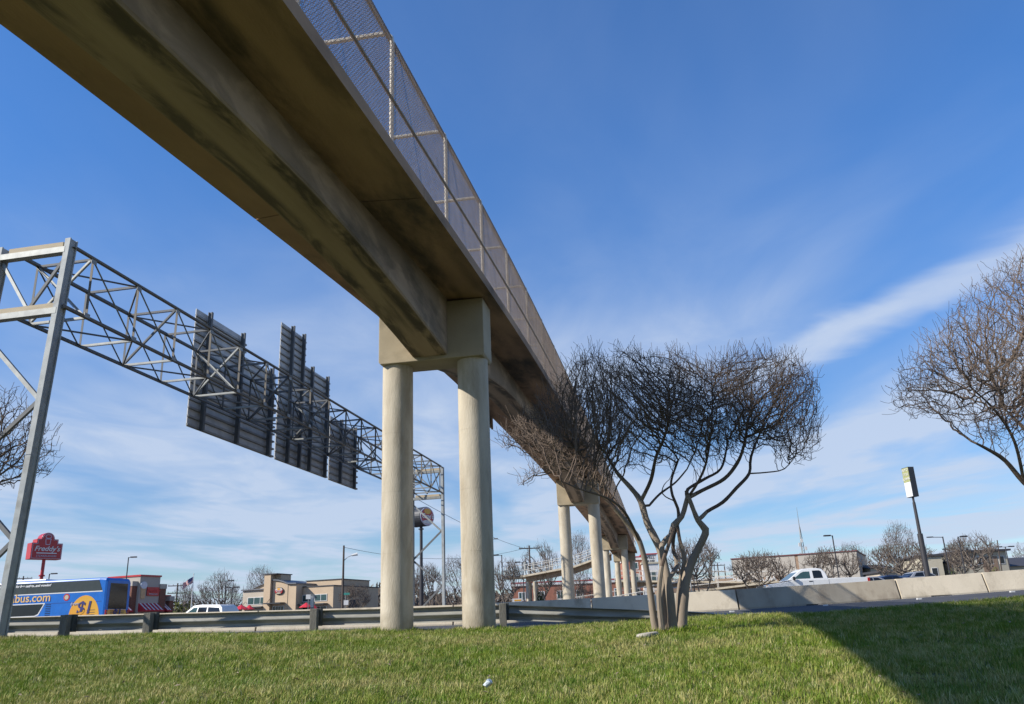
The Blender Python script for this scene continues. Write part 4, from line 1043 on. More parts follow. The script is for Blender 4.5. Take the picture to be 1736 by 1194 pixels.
for label, x, Y, rz, paint, zo in (
    ('dark navy car roof just right of the pickup tailgate', 1506, 68, .25, 'car_navy', .55),
    ('dark car between the navy car and the tall sign pole', 1546, 76, .3, 'car_navy', .75),
    ('silver car roof peeking over the barrier behind the pickup tailgate', 1474, 62, .2, 'car_grey', .35),
    ('silver-blue car close to the foot of the tall sign pole', 1560, 76, .2, 'car_grey', 1.0),
    ('red car roof above the guardrail left of the far gantry post', 716, 92, 3.0, 'red_bright', .0),
    ('red car roof at the foot of the flagpole', 304, 98, 2.8, 'red_bright', .1)):
    sedan(label, x, Y, rz, paint, GC, zo)

# ------------------------------------------------------------------ restaurants and signs on the left
def wall_window(parent, u0_, u1_, z0, z1, y=-.0, fr_=.07, m='glass_green', mull=0, frame='white_matt', name='window'):
    f = MB(); f.b2((u0_, y - .05, z0), (u1_, y + .02, z1)); fo = f.build(name, M[frame], parent)
    n = mull + 1; w = (u1_ - u0_ - fr_ * (n + 1)) / n
    for k in range(n):
        a = u0_ + fr_ + k * (w + fr_)
        p = MB().b2((a, y - .056, z0 + fr_), (a + w, y - .02, z1 - fr_)).build('pane', M[m], fo)
    return fo
# tan restaurant; local x runs along the front to the right, local -y faces the camera
e1 = Vector((.953, -.303, 0)); cane_o = Vector((atX(565, 105), 105, -.15))
cane = thing('restaurant', 'tan stucco restaurant with curved roofs, dark canopies and a round logo sign', 'restaurant', cane_o, math.atan2(e1.y, e1.x))
X2 = lambda p: (p - 565) / 146 * 12.2     # along the front
def cb(a, b, y0, y1, z1, m, nm='wall', z0=0): return MB().b2((a, y0, z0), (b, y1, z1)).build(nm, M[m], cane)
cb(X2(514), -.0, .004, 12.0, 5.05, 'stucco')
cb(X2(512), .08, -.08, 12.1, 5.17, 'roof_dark', 'coping', 5.054)
cb(X2(497), -.6, 3.0, 10.5, 5.95, 'stucco', 'upper_wall', 5.18); cb(X2(497) - .1, -.5, 2.9, 10.6, 6.05, 'roof_dark', 'coping', 5.955)
cb(X2(419), X2(462), -1.2, 6, 5.0, 'stucco_pale')
pts = [(X2(417), 5.02)] + [(lerp(X2(417), X2(463), k / 10), 5.06 + .95 * math.sin(k / 10 * math.pi / 2)) for k in range(11)] + [(X2(463), 5.02)]
MB().prism(pts, 0, 'y', .6, 6.2).build('curved_roof', M['stucco'], cane)
MB().prism([(p[0], p[1] + .01) for p in pts[1:-1]] + [(p[0], p[1] + .13) for p in reversed(pts[1:-1])], 0, 'y', .4, 6.3).build('roof_edge', M['roof_metal'], cane)
MB().b2((X2(417), -1.45, 5.004), (X2(463), .6, 5.14)).build('roof_edge', M['roof_metal'], cane)
cb(X2(461), X2(472), -1.9, 1.4, 6.75, 'stucco', 'tower'); cb(X2(460), X2(483), -2.0, 1.5, 6.86, 'roof_dark', 'coping', 6.754); cb(X2(472) + .004, X2(482), -.9, 1.3, 6.745, 'stucco', 'tower')
ar = [(X2(473), 0)] + [(lerp(X2(473), X2(499), k / 10), 5.25 + .75 * math.cos(k / 10 * math.pi / 2.3 - .12)) for k in range(11)] + [(X2(499), 0)]
MB().prism(ar, 0, 'y', -1.5, 4).build('entrance_block', M['stucco'], cane)
MB().prism([(p[0], p[1] + .01) for p in ar[1:-1]] + [(X2(514), 5.45), (X2(514), 5.6)] + [(p[0], p[1] + .14) for p in reversed(ar[1:-1])], 0, 'y', -1.7, 4.1).build('arched_roof', M['roof_metal'], cane)
cb(X2(499) + .003, X2(513), -1.45, 4, 5.44, 'stucco', 'side_wall')
wall_window(cane, X2(428), X2(462) - .05, 3.25, 4.15, -1.2, mull=2); wall_window(cane, X2(428), X2(460), .1, 2.7, -1.2, mull=2, m='glass')
wall_window(cane, X2(513.5), X2(555), 3.3, 4.15, -.0, mull=3); wall_window(cane, X2(513.5), X2(555), .1, 2.75, -.0, mull=3, m='glass')
wall_window(cane, X2(474.5), X2(494), .1, 2.95, -1.5, mull=3, m='glass', name='entrance_door'); wall_window(cane, X2(476), X2(492), 1.0, 1.3, -1.58, mull=1, m='white_matt', name='door_bar')
for a, b, z, y in ((X2(420), X2(461), 2.85, -1.2), (X2(467), X2(496), 3.2, -1.5), (X2(504), X2(557), 2.9, 0)):
    MB().b2((a, y - 1.1, z), (b, y - .06, z + .14)).build('canopy', M['darkgrey'], cane)
    MB().beam((a + .4, y - 1.0, z + .12), (a + .4, y - .06, z + .8), .04, .04).build('canopy_tie', M['darkgrey'], cane)
lg = MB(); oc = (X2(485), 4.72)
def oval(cx, cz, a, b, y0, y1, m, nm, par_=None, n=24):
    return MB().prism([(cx + a * math.cos(q), cz + b * math.sin(q)) for q in np.linspace(0, 2 * math.pi, n + 1)[:-1]], 0, 'y', y0, y1).build(nm, M[m], par_ or cane)
lo_ = oval(*oc, .66, .44, -1.62, -1.505, 'darkgrey', 'logo')
oval(*oc, .58, .37, -1.66, -1.625, 'red', 'logo_disc', lo_); oval(oc[0], oc[1] + .12, .5, .26, -1.68, -1.665, 'white_matt', 'logo_field', lo_); oval(oc[0], oc[1] + .24, .26, .12, -1.70, -1.685, 'orange', 'logo_sun', lo_); oval(oc[0], oc[1] - .26, .34, .08, -1.70, -1.665, 'cream', 'logo_base', lo_)
tx = text("Cane's", M['red'], cane, (oc[0], -1.72, oc[1] + .02), .34, 0, shear=.2, sx=1.1)
cb(.5, 2.0, 3.0, 3.1, 3.4, 'roof_dark', 'side_awning', 2.5)
def umbrella(label, x, Y, ztop, w):
    X = atX(x, Y); gz = ground_z(X, Y); t = thing('patio_umbrella', label, 'umbrella', (X, Y, gz), .3, 'red patio umbrellas outside the tan restaurant')
    MB().tube([(0, 0, 0), (0, 0, ztop - gz)], .025, 8).build('pole', M['darkgrey'], t)
    n = 8; vs = [(0, 0, ztop - gz)] + [(w / 2 * math.cos(2 * math.pi * k / n), w / 2 * math.sin(2 * math.pi * k / n), ztop - gz - .5) for k in range(n)]
    vs += [(v[0], v[1], v[2] - .05) for v in vs]
    m_ = n + 1
    MB().add(vs, [(0, 1 + k, 1 + (k + 1) % n) for k in range(n)] + [(m_, m_ + 1 + (k + 1) % n, m_ + 1 + k) for k in range(n)] + [(1 + k, m_ + 1 + k, m_ + 1 + (k + 1) % n, 1 + (k + 1) % n) for k in range(n)]).build('canopy', M['red_bright'], t)
umbrella('leftmost red umbrella standing clear left of the tan restaurant', 410, 97, at(410, 1025, 97).z, 1.75)
umbrella('red umbrella overlapping the left corner of the tan restaurant', 424, 100, at(424, 1025.5, 100).z, 1.3)
umbrella('red umbrella in front of the restaurant windows left of the middle guardrail post', 520, 96, at(520, 1021.5, 96).z, 1.55)
umbrella('small red umbrella right of the middle guardrail post', 533, 101, at(533, 1024.5, 101).z, .95)
# round restaurant sign on its pole
cx_ = atX(714, 92, 900); t = thing('restaurant_sign', 'round drum-shaped restaurant sign high on a dark pole left of the far gantry post', 'sign', (cx_, 92, -.1), R_(18))
zt_ = at(714, 877, 92).z + .1
MB().tube([(0, 0, 0), (0, 0, 5.2)], .24, 16).build('pole', M['pole_dark'], t, smooth=True); MB().tube([(0, 0, 5.2), (0, 0, zt_ - 1.0)], .17, 16).build('upper_pole', M['pole_dark'], t, smooth=True)
MB().tube([(0, 0, zt_ - 1.35), (0, 0, zt_ - 1.25)], .3, 16).build('collar', M['pole_dark'], t)
rt = R_(38)
drum = [(1.22 * math.cos(q) * (1.0), 1.06 * math.sin(q)) for q in np.linspace(0, 2 * math.pi, 29)[:-1]]
dr = MB().prism(drum, 0, 'y', -.85, .85).build('drum', M['darkgrey'], t, bevel=.05); dr.location = (0, 0, zt_); dr.rotation_euler = (0, 0, rt)
def on_drum(a, b, cz, m, nm, y0, y1, cx=0):
    return MB().prism([(cx + a * math.cos(q), cz + b * math.sin(q)) for q in np.linspace(0, 2 * math.pi, 25)[:-1]], 0, 'y', y0, y1).build(nm, M[m], dr)
on_drum(1.16, 1.0, 0, 'lilac', 'rim', -.90, -.852); on_drum(1.02, .87, 0, 'red', 'face', -.92, -.901); on_drum(.55, .3, .55, 'orange', 'face_sun', -.94, -.921); on_drum(.8, .2, -.62, 'white_matt', 'face_base', -.94, -.921)
text("Cane's", M['white'], dr, (0, -.95, 0), .72, 0, shear=.2, sx=1.0, offset=.015)
# red and white steakburger restaurant
fe = Vector((.36, .933, 0)); fo_ = Vector((atX(234.5, 100), 100, -.1))
fred = thing('restaurant', 'brick and grey steakburger restaurant with red and white striped awnings behind the bus', 'restaurant', fo_, math.atan2(fe.y, fe.x))
Fx = lambda p: (p - 238) / 57 * 5.6
def fb(a, b, y0, y1, z0, z1, m, nm): return MB().b2((a, y0, z0), (b, y1, z1)).build(nm, M[m], fred)
fb(Fx(238), Fx(270), 0, 5.0, 0, 6.75, 'grey_wall', 'tower_wall'); fb(Fx(237), Fx(271), -.12, 5.1, 6.755, 6.95, 'red', 'coping')
for a, b, y0, y1, zt in ((Fx(230), Fx(238) - .005, .35, 3.4, 6.2), (Fx(270) + .005, Fx(280), -.1, 3.5, 5.95), (Fx(288), Fx(295), -.05, 4, 4.55)):
    fb(a, b, y0, y1, 0, zt - .55, 'brick', 'brick_pier'); fb(a - .05, b + .05, y0 - .05, y1 + .05, zt - .545, zt, 'grey_wall', 'pier_head')
fb(Fx(280) + .006, Fx(288) - .005, .6, 4, 0, 4.4, 'grey_wall', 'low_wall'); fb(Fx(280), Fx(296), .5, 4.1, 4.56, 4.72, 'red', 'coping')
fb(Fx(219), Fx(230) - .01, .9, 9, 0, 4.6, 'grey_wall', 'low_wall'); fb(Fx(218), Fx(230) - .02, .8, 9.1, 4.61, 4.78, 'red', 'coping')
fb(-.6, Fx(230) + .3, 3.5, 12, 0, 6.2, 'cream', 'rear_wall'); fb(-.7, Fx(230) + .35, 3.4, 12.1, 6.21, 6.4, 'red', 'coping')
def awning(a, b, z, y):
    mb = MB().add([(a, y, z + .95), (b, y, z + .95), (b, y - 1.1, z + .15), (a, y - 1.1, z + .15), (a, y, z), (b, y, z), (b, y - 1.1, z), (a, y - 1.1, z)], [(0, 1, 2, 3), (3, 2, 6, 7), (0, 3, 7, 4), (1, 5, 6, 2), (4, 7, 6, 5), (0, 4, 5, 1)])
    aw = mb.build('awning', M['awning_red'], fred); n = max(2, int((b - a) / .58))
    for k in range(n):
        u = a + (k + .3) * (b - a) / n; w = .2
        MB().add([(u, y + .0, z + .962), (u + w, y, z + .962), (u + w, y - 1.09, z + .167), (u, y - 1.09, z + .167), (u, y, z + .94), (u + w, y, z + .94), (u + w, y - 1.09, z + .145), (u, y - 1.09, z + .145)], [(0, 1, 2, 3), (7, 6, 5, 4), (0, 4, 5, 1), (2, 6, 7, 3), (0, 3, 7, 4), (1, 5, 6, 2)]).build('awning_stripe', M['white_matt'], aw)
awning(Fx(238) + .05, Fx(270) - .05, 2.75, -.005); awning(Fx(280) + .05, Fx(288), 2.75, .595); awning(Fx(219), Fx(229.5), 2.75, .895)
lt = fb(Fx(249.5), Fx(268.5), -.12, -.005, 4.55, 5.55, 'red', 'logo_board'); text('Freddy\'s', M['red_bright'], fred, (Fx(259), -.15, 5.15), .62, 0, shear=.25, sx=1.0); text('STEAKBURGERS', M['lilac'], fred, (Fx(259), -.15, 4.75), .19, 0)
oval(Fx(243.5), 5.75, .5, .42, -.14, -.005, 'custard', 'custard_swirl', fred); MB().prism([(Fx(239.8), 5.4), (Fx(247), 5.4), (Fx(246.3), 4.2), (Fx(240.6), 4.2)], 0, 'y', -.12, -.005).build('cup', M['cone'], fred)
# red pylon sign
sx2 = atX(77, 90, 930); sz = at(71, 1000, 90)
t = thing('pylon_sign', 'red stepped steakburger sign on a red pole above the bus roof', 'sign', (sx2, 90, -.1), R_(50))
t.scale = (1.08, 1.08, 1.0)
base_z = at(71, 949, 90).z + .1
MB().tube([(0, 0, 0), (0, 0, base_z + .3)], .16, 14).build('pole', M['red'], t, smooth=True); MB().tube([(0, 0, base_z - 1.75), (0, 0, base_z - 1.6)], .28, 14).build('flange', M['red'], t)
def stepped(g_=0.0):
    h1, h2, h3 = 1.70, 2.12, 2.30
    p = [(-1.45 + g_, 0 + g_), (1.45 - g_, 0 + g_), (1.45 - g_, h1 - g_), (1.0 - g_, h1 - g_), (1.0 - g_, h2 - g_), (.62 - g_, h2 - g_)]
    p += [((.62 - g_) * math.cos(q), h2 + .0 + (.68 - g_) * math.sin(q)) for q in np.linspace(.0, math.pi, 13)]
    p += [(-1.0 + g_, h2 - g_), (-1.0 + g_, h1 - g_), (-1.45 + g_, h1 - g_)]
    return p
bd = MB().prism(stepped(), 0, 'y', -.42, .75).build('cabinet', M['red'], t, bevel=.03); bd.location = (0, 0, base_z)
for yy in (-1, 1):
    MB().prism(stepped(.07), 0, 'y', *sorted((yy * .425 + (.33 if yy > 0 else 0), yy * .445 + (.33 if yy > 0 else 0)))).build('face_outline', M['lilac'], bd); MB().prism(stepped(.11), 0, 'y', *sorted((yy * .44 + (.33 if yy > 0 else 0), yy * .46 + (.33 if yy > 0 else 0)))).build('face', M['red'], bd)
text("Freddy's", M['white'], bd, (0, -.48, 1.08), .72, 0, shear=.25, sx=.98, offset=.01); text('STEAKBURGERS', M['lilac'], bd, (0, -.48, .32), .27, 0, sx=1.0)
MB().b2((-.95, -.48, .58), (.95, -.462, .68)).build('swash', M['white'], bd)
MB().prism([(-.28, 2.15), (.28, 2.15), (.2, 1.5), (-.2, 1.5)], 0, 'y', -.475, -.462).build('cup_outline', M['lilac'], bd); MB().prism([(-.22, 2.09), (.22, 2.09), (.15, 1.56), (-.15, 1.56)], 0, 'y', -.482, -.476).build('cup', M['red'], bd)
MB().prism([(.3 * math.cos(q), 2.38 + .22 * math.sin(q)) for q in np.linspace(0, 2 * math.pi, 15)[:-1]], 0, 'y', -.475, -.462).build('custard_outline', M['lilac'], bd); MB().prism([(.24 * math.cos(q), 2.38 + .16 * math.sin(q)) for q in np.linspace(0, 2 * math.pi, 15)[:-1]], 0, 'y', -.482, -.476).build('custard', M['red'], bd)
# flag
fx = atX(328, 95, 980); fz = at(329, 974, 95).z
t = thing('flagpole', 'white flagpole flying a striped flag left of the white suv', 'flagpole', (fx, 95, -.1), R_(10))
MB().tube([(0, 0, 0), (0, 0, fz + .1)], [.07, .035], 12).build('pole', M['white'], t, smooth=True); MB().tube([(0, 0, fz + .1), (0, 0, fz + .2)], .06, 8).build('finial', M['white'], t)
def flag_pt(a, b):   # a along fly 0..1, b along hoist 0..1
    return (-.03 - 1.05 * a + .05 * math.sin(a * 9), .14 * math.sin(a * 10 + b), fz - .12 - b * .62 - .72 * a + .05 * math.sin(a * 8 + b * 3))
for k in range(13):
    mb = MB(); n = 14
    for i in range(n + 1):
        for b in (k / 13, (k + 1) / 13): mb.v.append(flag_pt(i / n, b))
    for i in range(n): mb.f.append((2 * i, 2 * i + 1, 2 * i + 3, 2 * i + 2))
    mb.build('flag_stripe', M['red' if k % 2 == 0 else 'white_matt'], t, fix=False)
mb = MB(); n = 7
for i in range(n + 1):
    for b in (0, 7 / 13): p = flag_pt(i / n * .45, b); mb.v.append((p[0], p[1] - .02, p[2]))
for i in range(n): mb.f.append((2 * i, 2 * i + 1, 2 * i + 3, 2 * i + 2))
mb.build('flag_canton', M['navy'], t, fix=False)
mb = MB()
for i in range(5):
    for j in range(4):
        p = Vector(flag_pt(.05 + i * .085, .06 + j * .13)) + Vector((0, -.03, 0)); mb.add([p + Vector((.018, 0, 0)), p + Vector((0, 0, .018)), p - Vector((.018, 0, 0)), p - Vector((0, 0, .018))], [(0, 1, 2, 3)])
mb.build('flag_stars', M['white_matt'], t, fix=False, kind='stuff')

# ------------------------------------------------------------------ lamp posts, poles, wires
def lamp(label, x, ytop, Y, arm, n=1, m='pole_dark', w=.16, name='lamp_post', head=(.7, .3, .14)):
    X = atX(x, Y)
    # foot below the top along a true vertical
    pt = at(x, ytop, Y); gz = ground_z(pt.x, Y)
    t = thing(name, label, 'lamp post', (pt.x, Y, gz), 0, 'lamp posts around the parking lots')
    MB().tube([(0, 0, 0), (0, 0, pt.z - gz)], [w / 2, w / 2 * .75], 10).build('pole', M[m], t, smooth=True)
    for s in ((arm,) if n == 1 else (-arm, arm)):
        MB().beam((0, 0, pt.z - gz - .06), (s, 0, pt.z - gz - .02), .06, .06).build('arm', M[m], t)
        MB().box((s + math.copysign(head[0] / 2, s), 0, pt.z - gz), head).build('lamp_head', M[m], t, bevel=.02)
    return t
lamp('lamp post right behind the bus roof beside the brick restaurant', 218, 945, 98, .25)
lamp('lamp post showing only its head above the bus roof', 84, 973, 100, .2)
lamp('lamp post standing in the bare trees right of the flagpole', 383, 985, 105, .3)
lamp('shorter lamp post just right of the one in the bare trees', 394, 996, 108, .2, 2)
lamp('lamp post just right of the second near column', 850.5, 941, 100, -.35)
lamp('lower lamp post left of the transformer pole', 886, 953, 104, -.3)
lamp('lamp post in front of the blank half of the store wall', 1411, 908, 88, -.2)
lamp('tall lamp post with a long arm left, beside the cream wall', 1598, 910, 86, -1.0, head=(.6, .25, .1))
lamp('dark lamp post hidden partly by the tree before the two-storey house', 1624, 910, 88, .25)
lamp('small lamp post between the two tall ones by the cream wall', 1609, 931, 110, .15, 2)
lamp('twin-headed lamp post above the two-storey house roof', 1704, 927, 110, .45, 2)
def upole(label, x, ytop, Y, arms=1, trans=False, cob=None, w=.26):
    pt = at(x, ytop, Y); gz = ground_z(pt.x, Y); H = pt.z - gz
    t = thing('utility_pole', label, 'utility pole', (pt.x, Y, gz), .15, 'wooden utility poles')
    MB().tube([(0, 0, 0), (0, 0, H)], [w / 2, w / 2 * .7], 10).build('pole', M['pole_wood'], t, smooth=True)
    for k in range(arms):
        z = H - .35 - k * 1.0; MB().b2((-1.3, -.05, z - .06), (1.3, .05, z + .06)).build('crossarm', M['pole_wood'], t)
        for u in (-1.2, -.6, .6, 1.2): MB().tube([(u, 0, z + .06), (u, 0, z + .22)], .045, 6).build('insulator', M['galv'], t)
    if trans:
        for u in (-.55, .55): MB().tube([(u, 0, H - 2.9), (u, 0, H - 2.0)], .24, 12).build('transformer', M['galv'], t)
    if cob:
        MB().tube([(0, 0, H - cob[2] - .5), (cob[0] * .5, 0, H - cob[2] - .15), (cob[0], 0, H - cob[2])], .03, 6).build('lamp_arm', M['galv'], t); MB().tube([(cob[0], 0, H - cob[2]), (cob[0] + .55, 0, H - cob[2] + .12)], [.08, .15], 10).build('lamp_head', M['white_matt'], t)
    return t
p1 = upole('brown wooden pole with a street lamp arm in front of the tan restaurant', 583, 925, 80, 0, cob=(.75, 0, .95), w=.24)
p2 = upole('wooden pole with crossarm and two transformers left of the second pier', 897, 925, 105, 1, True)
p3 = upole('crossarm pole behind the shrubs left of the flagpole', 301.5, 989, 120, 2)
p4 = upole('distant crossarm pole right of the tree behind the near trunks', 1216, 955, 140, 2)
p5 = upole('distant bare pole just right of the distant crossarm pole', 1228, 960, 150, 0)
p6 = upole('bare leaning pole in front of the two-storey house', 1684, 916, 104, 0, w=.18); p6.rotation_euler = (0, R_(4), 0)
p7 = upole('crossarm pole top showing above the bus roof by the gantry post', 40, 977, 130, 1)
def cable(label, a, b, sag, r=.018):
    pts = [a.lerp(b, k / 16) - Vector((0, 0, sag * 4 * (k / 16) * (1 - k / 16))) for k in range(17)]
    t = thing('power_line', label, 'cable', pts[0]); MB().tube([p - pts[0] for p in pts], r, 5).build('wire', M['cable'], t)
cable('power line running from the brown pole past the near columns to the transformer pole', at(583, 928, 80), at(892, 929, 105), 1.2)
cable('power line dropping left from the transformer pole crossarm', at(893, 931, 105), at(860, 960, 60) + Vector((-8, 0, 6)), .5)
# cobra lamp whose arm shows right of the second near column
lamp('street lamp whose short arm shows just right of the second near column', 830, 914, 75, .4, m='galv_dark', w=.2, name='street_lamp', head=(.35, .15, .1))
# street name sign near the brown pole
q = at(586, 1008, 84); gz = ground_z(q.x, 84); t = thing('street_sign', 'green street name sign on a thin post beside the brown pole', 'sign', (q.x, 84, gz))
MB().tube([(0, 0, 0), (0, 0, q.z - gz + .2)], .03, 8).build('post', M['galv'], t); MB().b2((-.35, -.05, q.z - gz - .05), (.4, -.03, q.z - gz + .15)).build('name_plate', M['teal'], t); MB().b2((-.2, -.07, q.z - gz - 1.0), (.3, -.05, q.z - gz - .55)).build('lower_plate', M['white_matt'], t)
q = at(523, 1012, 78); gz = ground_z(q.x, 78); t = thing('road_sign', 'small white road sign back left of the middle guardrail post', 'sign', (q.x, 78, gz))
MB().tube([(0, 0, 0), (0, 0, q.z - gz + .2)], .03, 8).build('post', M['galv'], t); MB().b2((-.22, -.05, q.z - gz - .2), (.22, -.03, q.z - gz + .2)).build('plate', M['white_matt'], t)
q = at(877, 1021, 88); gz = ground_z(q.x, 88); t = thing('store_sign', 'small orange and white sign low beside the thin ramp columns', 'sign', (q.x, 88, gz))
MB().b2((-.5, -.1, 0), (.5, .1, q.z - gz + .35)).build('board', M['white_matt'], t); MB().b2((-.4, -.12, q.z - gz - .3), (.45, -.101, q.z - gz - .05)).build('lower_band', M['orange'], t); MB().b2((-.3, -.12, q.z - gz + .1), (.4, -.101, q.z - gz + .25)).build('upper_band', M['orange'], t)

# tall sign pole on the right
q = at(1548, 845, 70); gx = q.x; gz = ground_z(gx, 70)
t = thing('pylon_sign', 'tall black pole with a narrow green and white sign box at the right', 'sign', (gx, 70, gz), R_(0))
H1 = at(1571, 918 + 0, 70).z
zA = at(1560, 905, 70).z - gz; zBt = q.z - gz
MB().tube([(0, 0, 0), (0, 0, zA)], .22, 18).build('lower_pole', M['pole_dark'], t, smooth=True)
MB().tube([(0, 0, zA), (0, 0, zBt - .35)], [.14, .12], 16).build('upper_pole', M['pole_dark'], t, smooth=True); MB().tube([(0, 0, zBt - .35), (0, 0, zBt + .1)], .09, 12).build('neck', M['pole_dark'], t)
bh = at(1540, 795, 70).z - q.z
bx = MB().b2((-.46, -.26, 0), (.46, .26, bh)).build('cabinet', M['darkgrey'], t); bx.location = (0, 0, zBt + .1); bx.rotation_euler = (0, 0, R_(-80))
MB().b2((-.43, -.275, .03), (.43, -.261, bh * .5)).build('blank_face', M['white'], bx); MB().b2((-.43, -.275, bh * .5 + .01), (.43, -.261, bh - .04)).build('green_face', M['olive'], bx)
for k, s_ in enumerate(('AUTO', 'TITLE', 'LOANS')): text(s_, M['white_matt'], bx, (0, -.29, bh * .5 + .28 + (2 - k) * .37), .3, 0)

# ------------------------------------------------------------------ right side buildings
so = Vector((atX(1243, 115), 115, -.05)); sr = Vector((atX(1457, 108), 108, 0)); se = (sr - Vector((so.x, so.y, 0))); SL = se.length
store = thing('store', 'long flat-roofed store with a grey wall, maroon coping and white letters behind the pickup', 'store', so, math.atan2(se.y, se.x))
zl_ = at(1243, 952, 115).z - so.z; zr_ = at(1457, 931, 108).z - so.z; zr_ = zl_ = (zl_ + zr_) / 2
for a, b in ((0, .52), (.545, 1)):
    MB().b2((SL * a, 0, 0), (SL * b, 14, zl_)).build('wall', M['grey_wall'], store)
MB().b2((SL * .52 + .002, .06, 0), (SL * .545 - .002, 13.9, zl_ - .002)).build('pilaster', M['brick_tan'], store)
MB().b2((-.1, -.12, zl_ + .003), (SL + .1, 14.1, zl_ + .14)).build('coping', M['maroon'], store)
MB().b2((-2, -2.4, 2.75), (SL * .5, -.01, 4.2)).build('canopy', M['brick_tan'], store)
MB().b2((-1.8, -.08, .2), (SL * .5, -.012, 2.7)).build('shopfront', M['glass'], store)
for k in range(6): MB().b2((SL * .5 * k / 6, -2.2, 0), (SL * .5 * k / 6 + .25, -1.95, 2.74)).build('canopy_post', M['stucco_pale'], store)
for k, (ch_, px_) in enumerate(zip('PARIS BAZAAR'.replace(' ', ''), (1251.8, 1258, 1264.5, 1271, 1283.5, 1292.5, 1299, 1307, 1313.5, 1319.7))):
    text(ch_, M['white'], store, ((px_ - 1243) / 214 * SL, -2.44, 3.85), .85, 0, offset=.015)
MB().b2((SL + .005, .6, 0), (SL + .08, 13, zl_ - .3)).build('side_panel', M['grey_wall'], store)
def house(name, label, cat, x0, x1, Y, ytop, depth, wallm, roofm, rz=0.0, rows=(), roofh=.25, eave=.25, group=None, flat=True, dy=0):
    xa = atX(x0, Y); xb = atX(x1, Y); gz = ground_z(xa, Y) - .2; z = at((x0 + x1) / 2, ytop, Y).z - gz; w = xb - xa
    t = thing(name, label, cat, (xa, Y, gz), rz, group)
    MB().b2((0, 0, 0), (w, depth, z - roofh)).build('wall', M[wallm], t)
    if flat: MB().b2((-eave, -eave, z - roofh + .003), (w + eave, depth + eave, z)).build('roof', M[roofm], t)
    else: MB().prism([(-eave, z - roofh + .003), (depth + eave, z - roofh + .003), (depth / 2, z)], 0, 'x', -eave, w + eave).build('roof', M[roofm], t)
    for (za, zb_, n, ww, mul_) in rows:
        for k in range(n):
            u = w * (k + .5) / n; wall_window(t, u - ww / 2, u + ww / 2, za, zb_, 0, .07, 'glass', mul_)
    return t, w, z
house('house', 'cream gabled-end building right of the tall sign pole', 'house', 1568, 1598, 112, 940, 9, 'cream', 'roof_dark', R_(-6), rows=((3.2, 4.3, 1, .8, 0),))
house('house', 'cream low building with dark roof right of the store', 'house', 1476, 1512, 110, 955, 8, 'cream', 'roof_dark', 0, rows=((.6, 2.2, 2, .9, 0),), roofh=.6, flat=False)
h, w, z = house('house', 'two-storey house of tan brick and cream stucco behind the bare tree at the right', 'house', 1632, 1712, 118, 932, 10, 'cream', 'roof_dark', R_(3), rows=((4.6, 5.7, 4, .8, 0), (1.6, 2.9, 4, .8, 0)), eave=.5)
MB().b2((w * .45, -.04, 0), (w * .78, -.004, z - .9)).build('brick_panel', M['brick_tan'], h)
MB().b2((w * .62, -3.0, 2.5), (w + 1, -.2, 2.75)).build('porch_roof', M['roof_dark'], h)
for k in range(3): MB().b2((w * .66 + k * 1.6, -2.8, 0), (w * .66 + k * 1.6 + .3, -2.5, 2.49)).build('porch_post', M['cream'], h)
house('house', 'low cream building with dark sloping roof at the right edge', 'house', 1706, 1790, 122, 942, 9, 'cream', 'roof_dark', 0, rows=((1.0, 2.4, 4, 1.0, 0),), roofh=1.4, flat=False, eave=.5)
house('house', 'small cream block below the leaning lamp posts', 'house', 1616, 1632, 112, 950, 6, 'cream', 'roof_dark', 0, rows=((1.2, 2.4, 1, .8, 0),))
house('shed', 'low pale shed with dark open front between the store and the broad tree', 'shed', 1490, 1530, 98, 967, 4, 'stucco_pale', 'roof_dark', 0, rows=((.3, 1.8, 3, 1.0, 0),))
# radio mast
q = at(1357, 860, 330); mt = thing('radio_mast', 'thin lattice radio mast with antennas rising behind the store roof', 'mast', (at(1362, 940, 330).x, 330, 0))
H_ = q.z
for a in range(3):
    an = a * 2.094; MB().tube([(1.1 * math.cos(an), 1.1 * math.sin(an), 0), (.55 * math.cos(an), .55 * math.sin(an), H_ * .62), (.12 * math.cos(an), .12 * math.sin(an), H_ * .8)], .13, 5).build('mast_leg', M['galv'], mt)
for k in range(14):
    z0_ = H_ * .62 * k / 14; z1_ = H_ * .62 * (k + 1) / 14; r_ = lerp(1.1, .55, k / 14); MB().beam((-r_, -r_ * .4, z0_), (r_, -r_ * .4, z1_), .09, .09).build('mast_brace', M['galv'], mt)
MB().tube([(0, 0, H_ * .78), (0, 0, H_)], [.16, .05], 6).build('whip', M['galv'], mt)
for u, zf_ in ((-1.1, .62), (1.2, .58), (-1.4, .52), (1.4, .5), (0, .66), (1.0, .45)): MB().box((u, -.5, H_ * zf_), (.8, .4, 1.4)).build('antenna', M['white_matt'], mt)

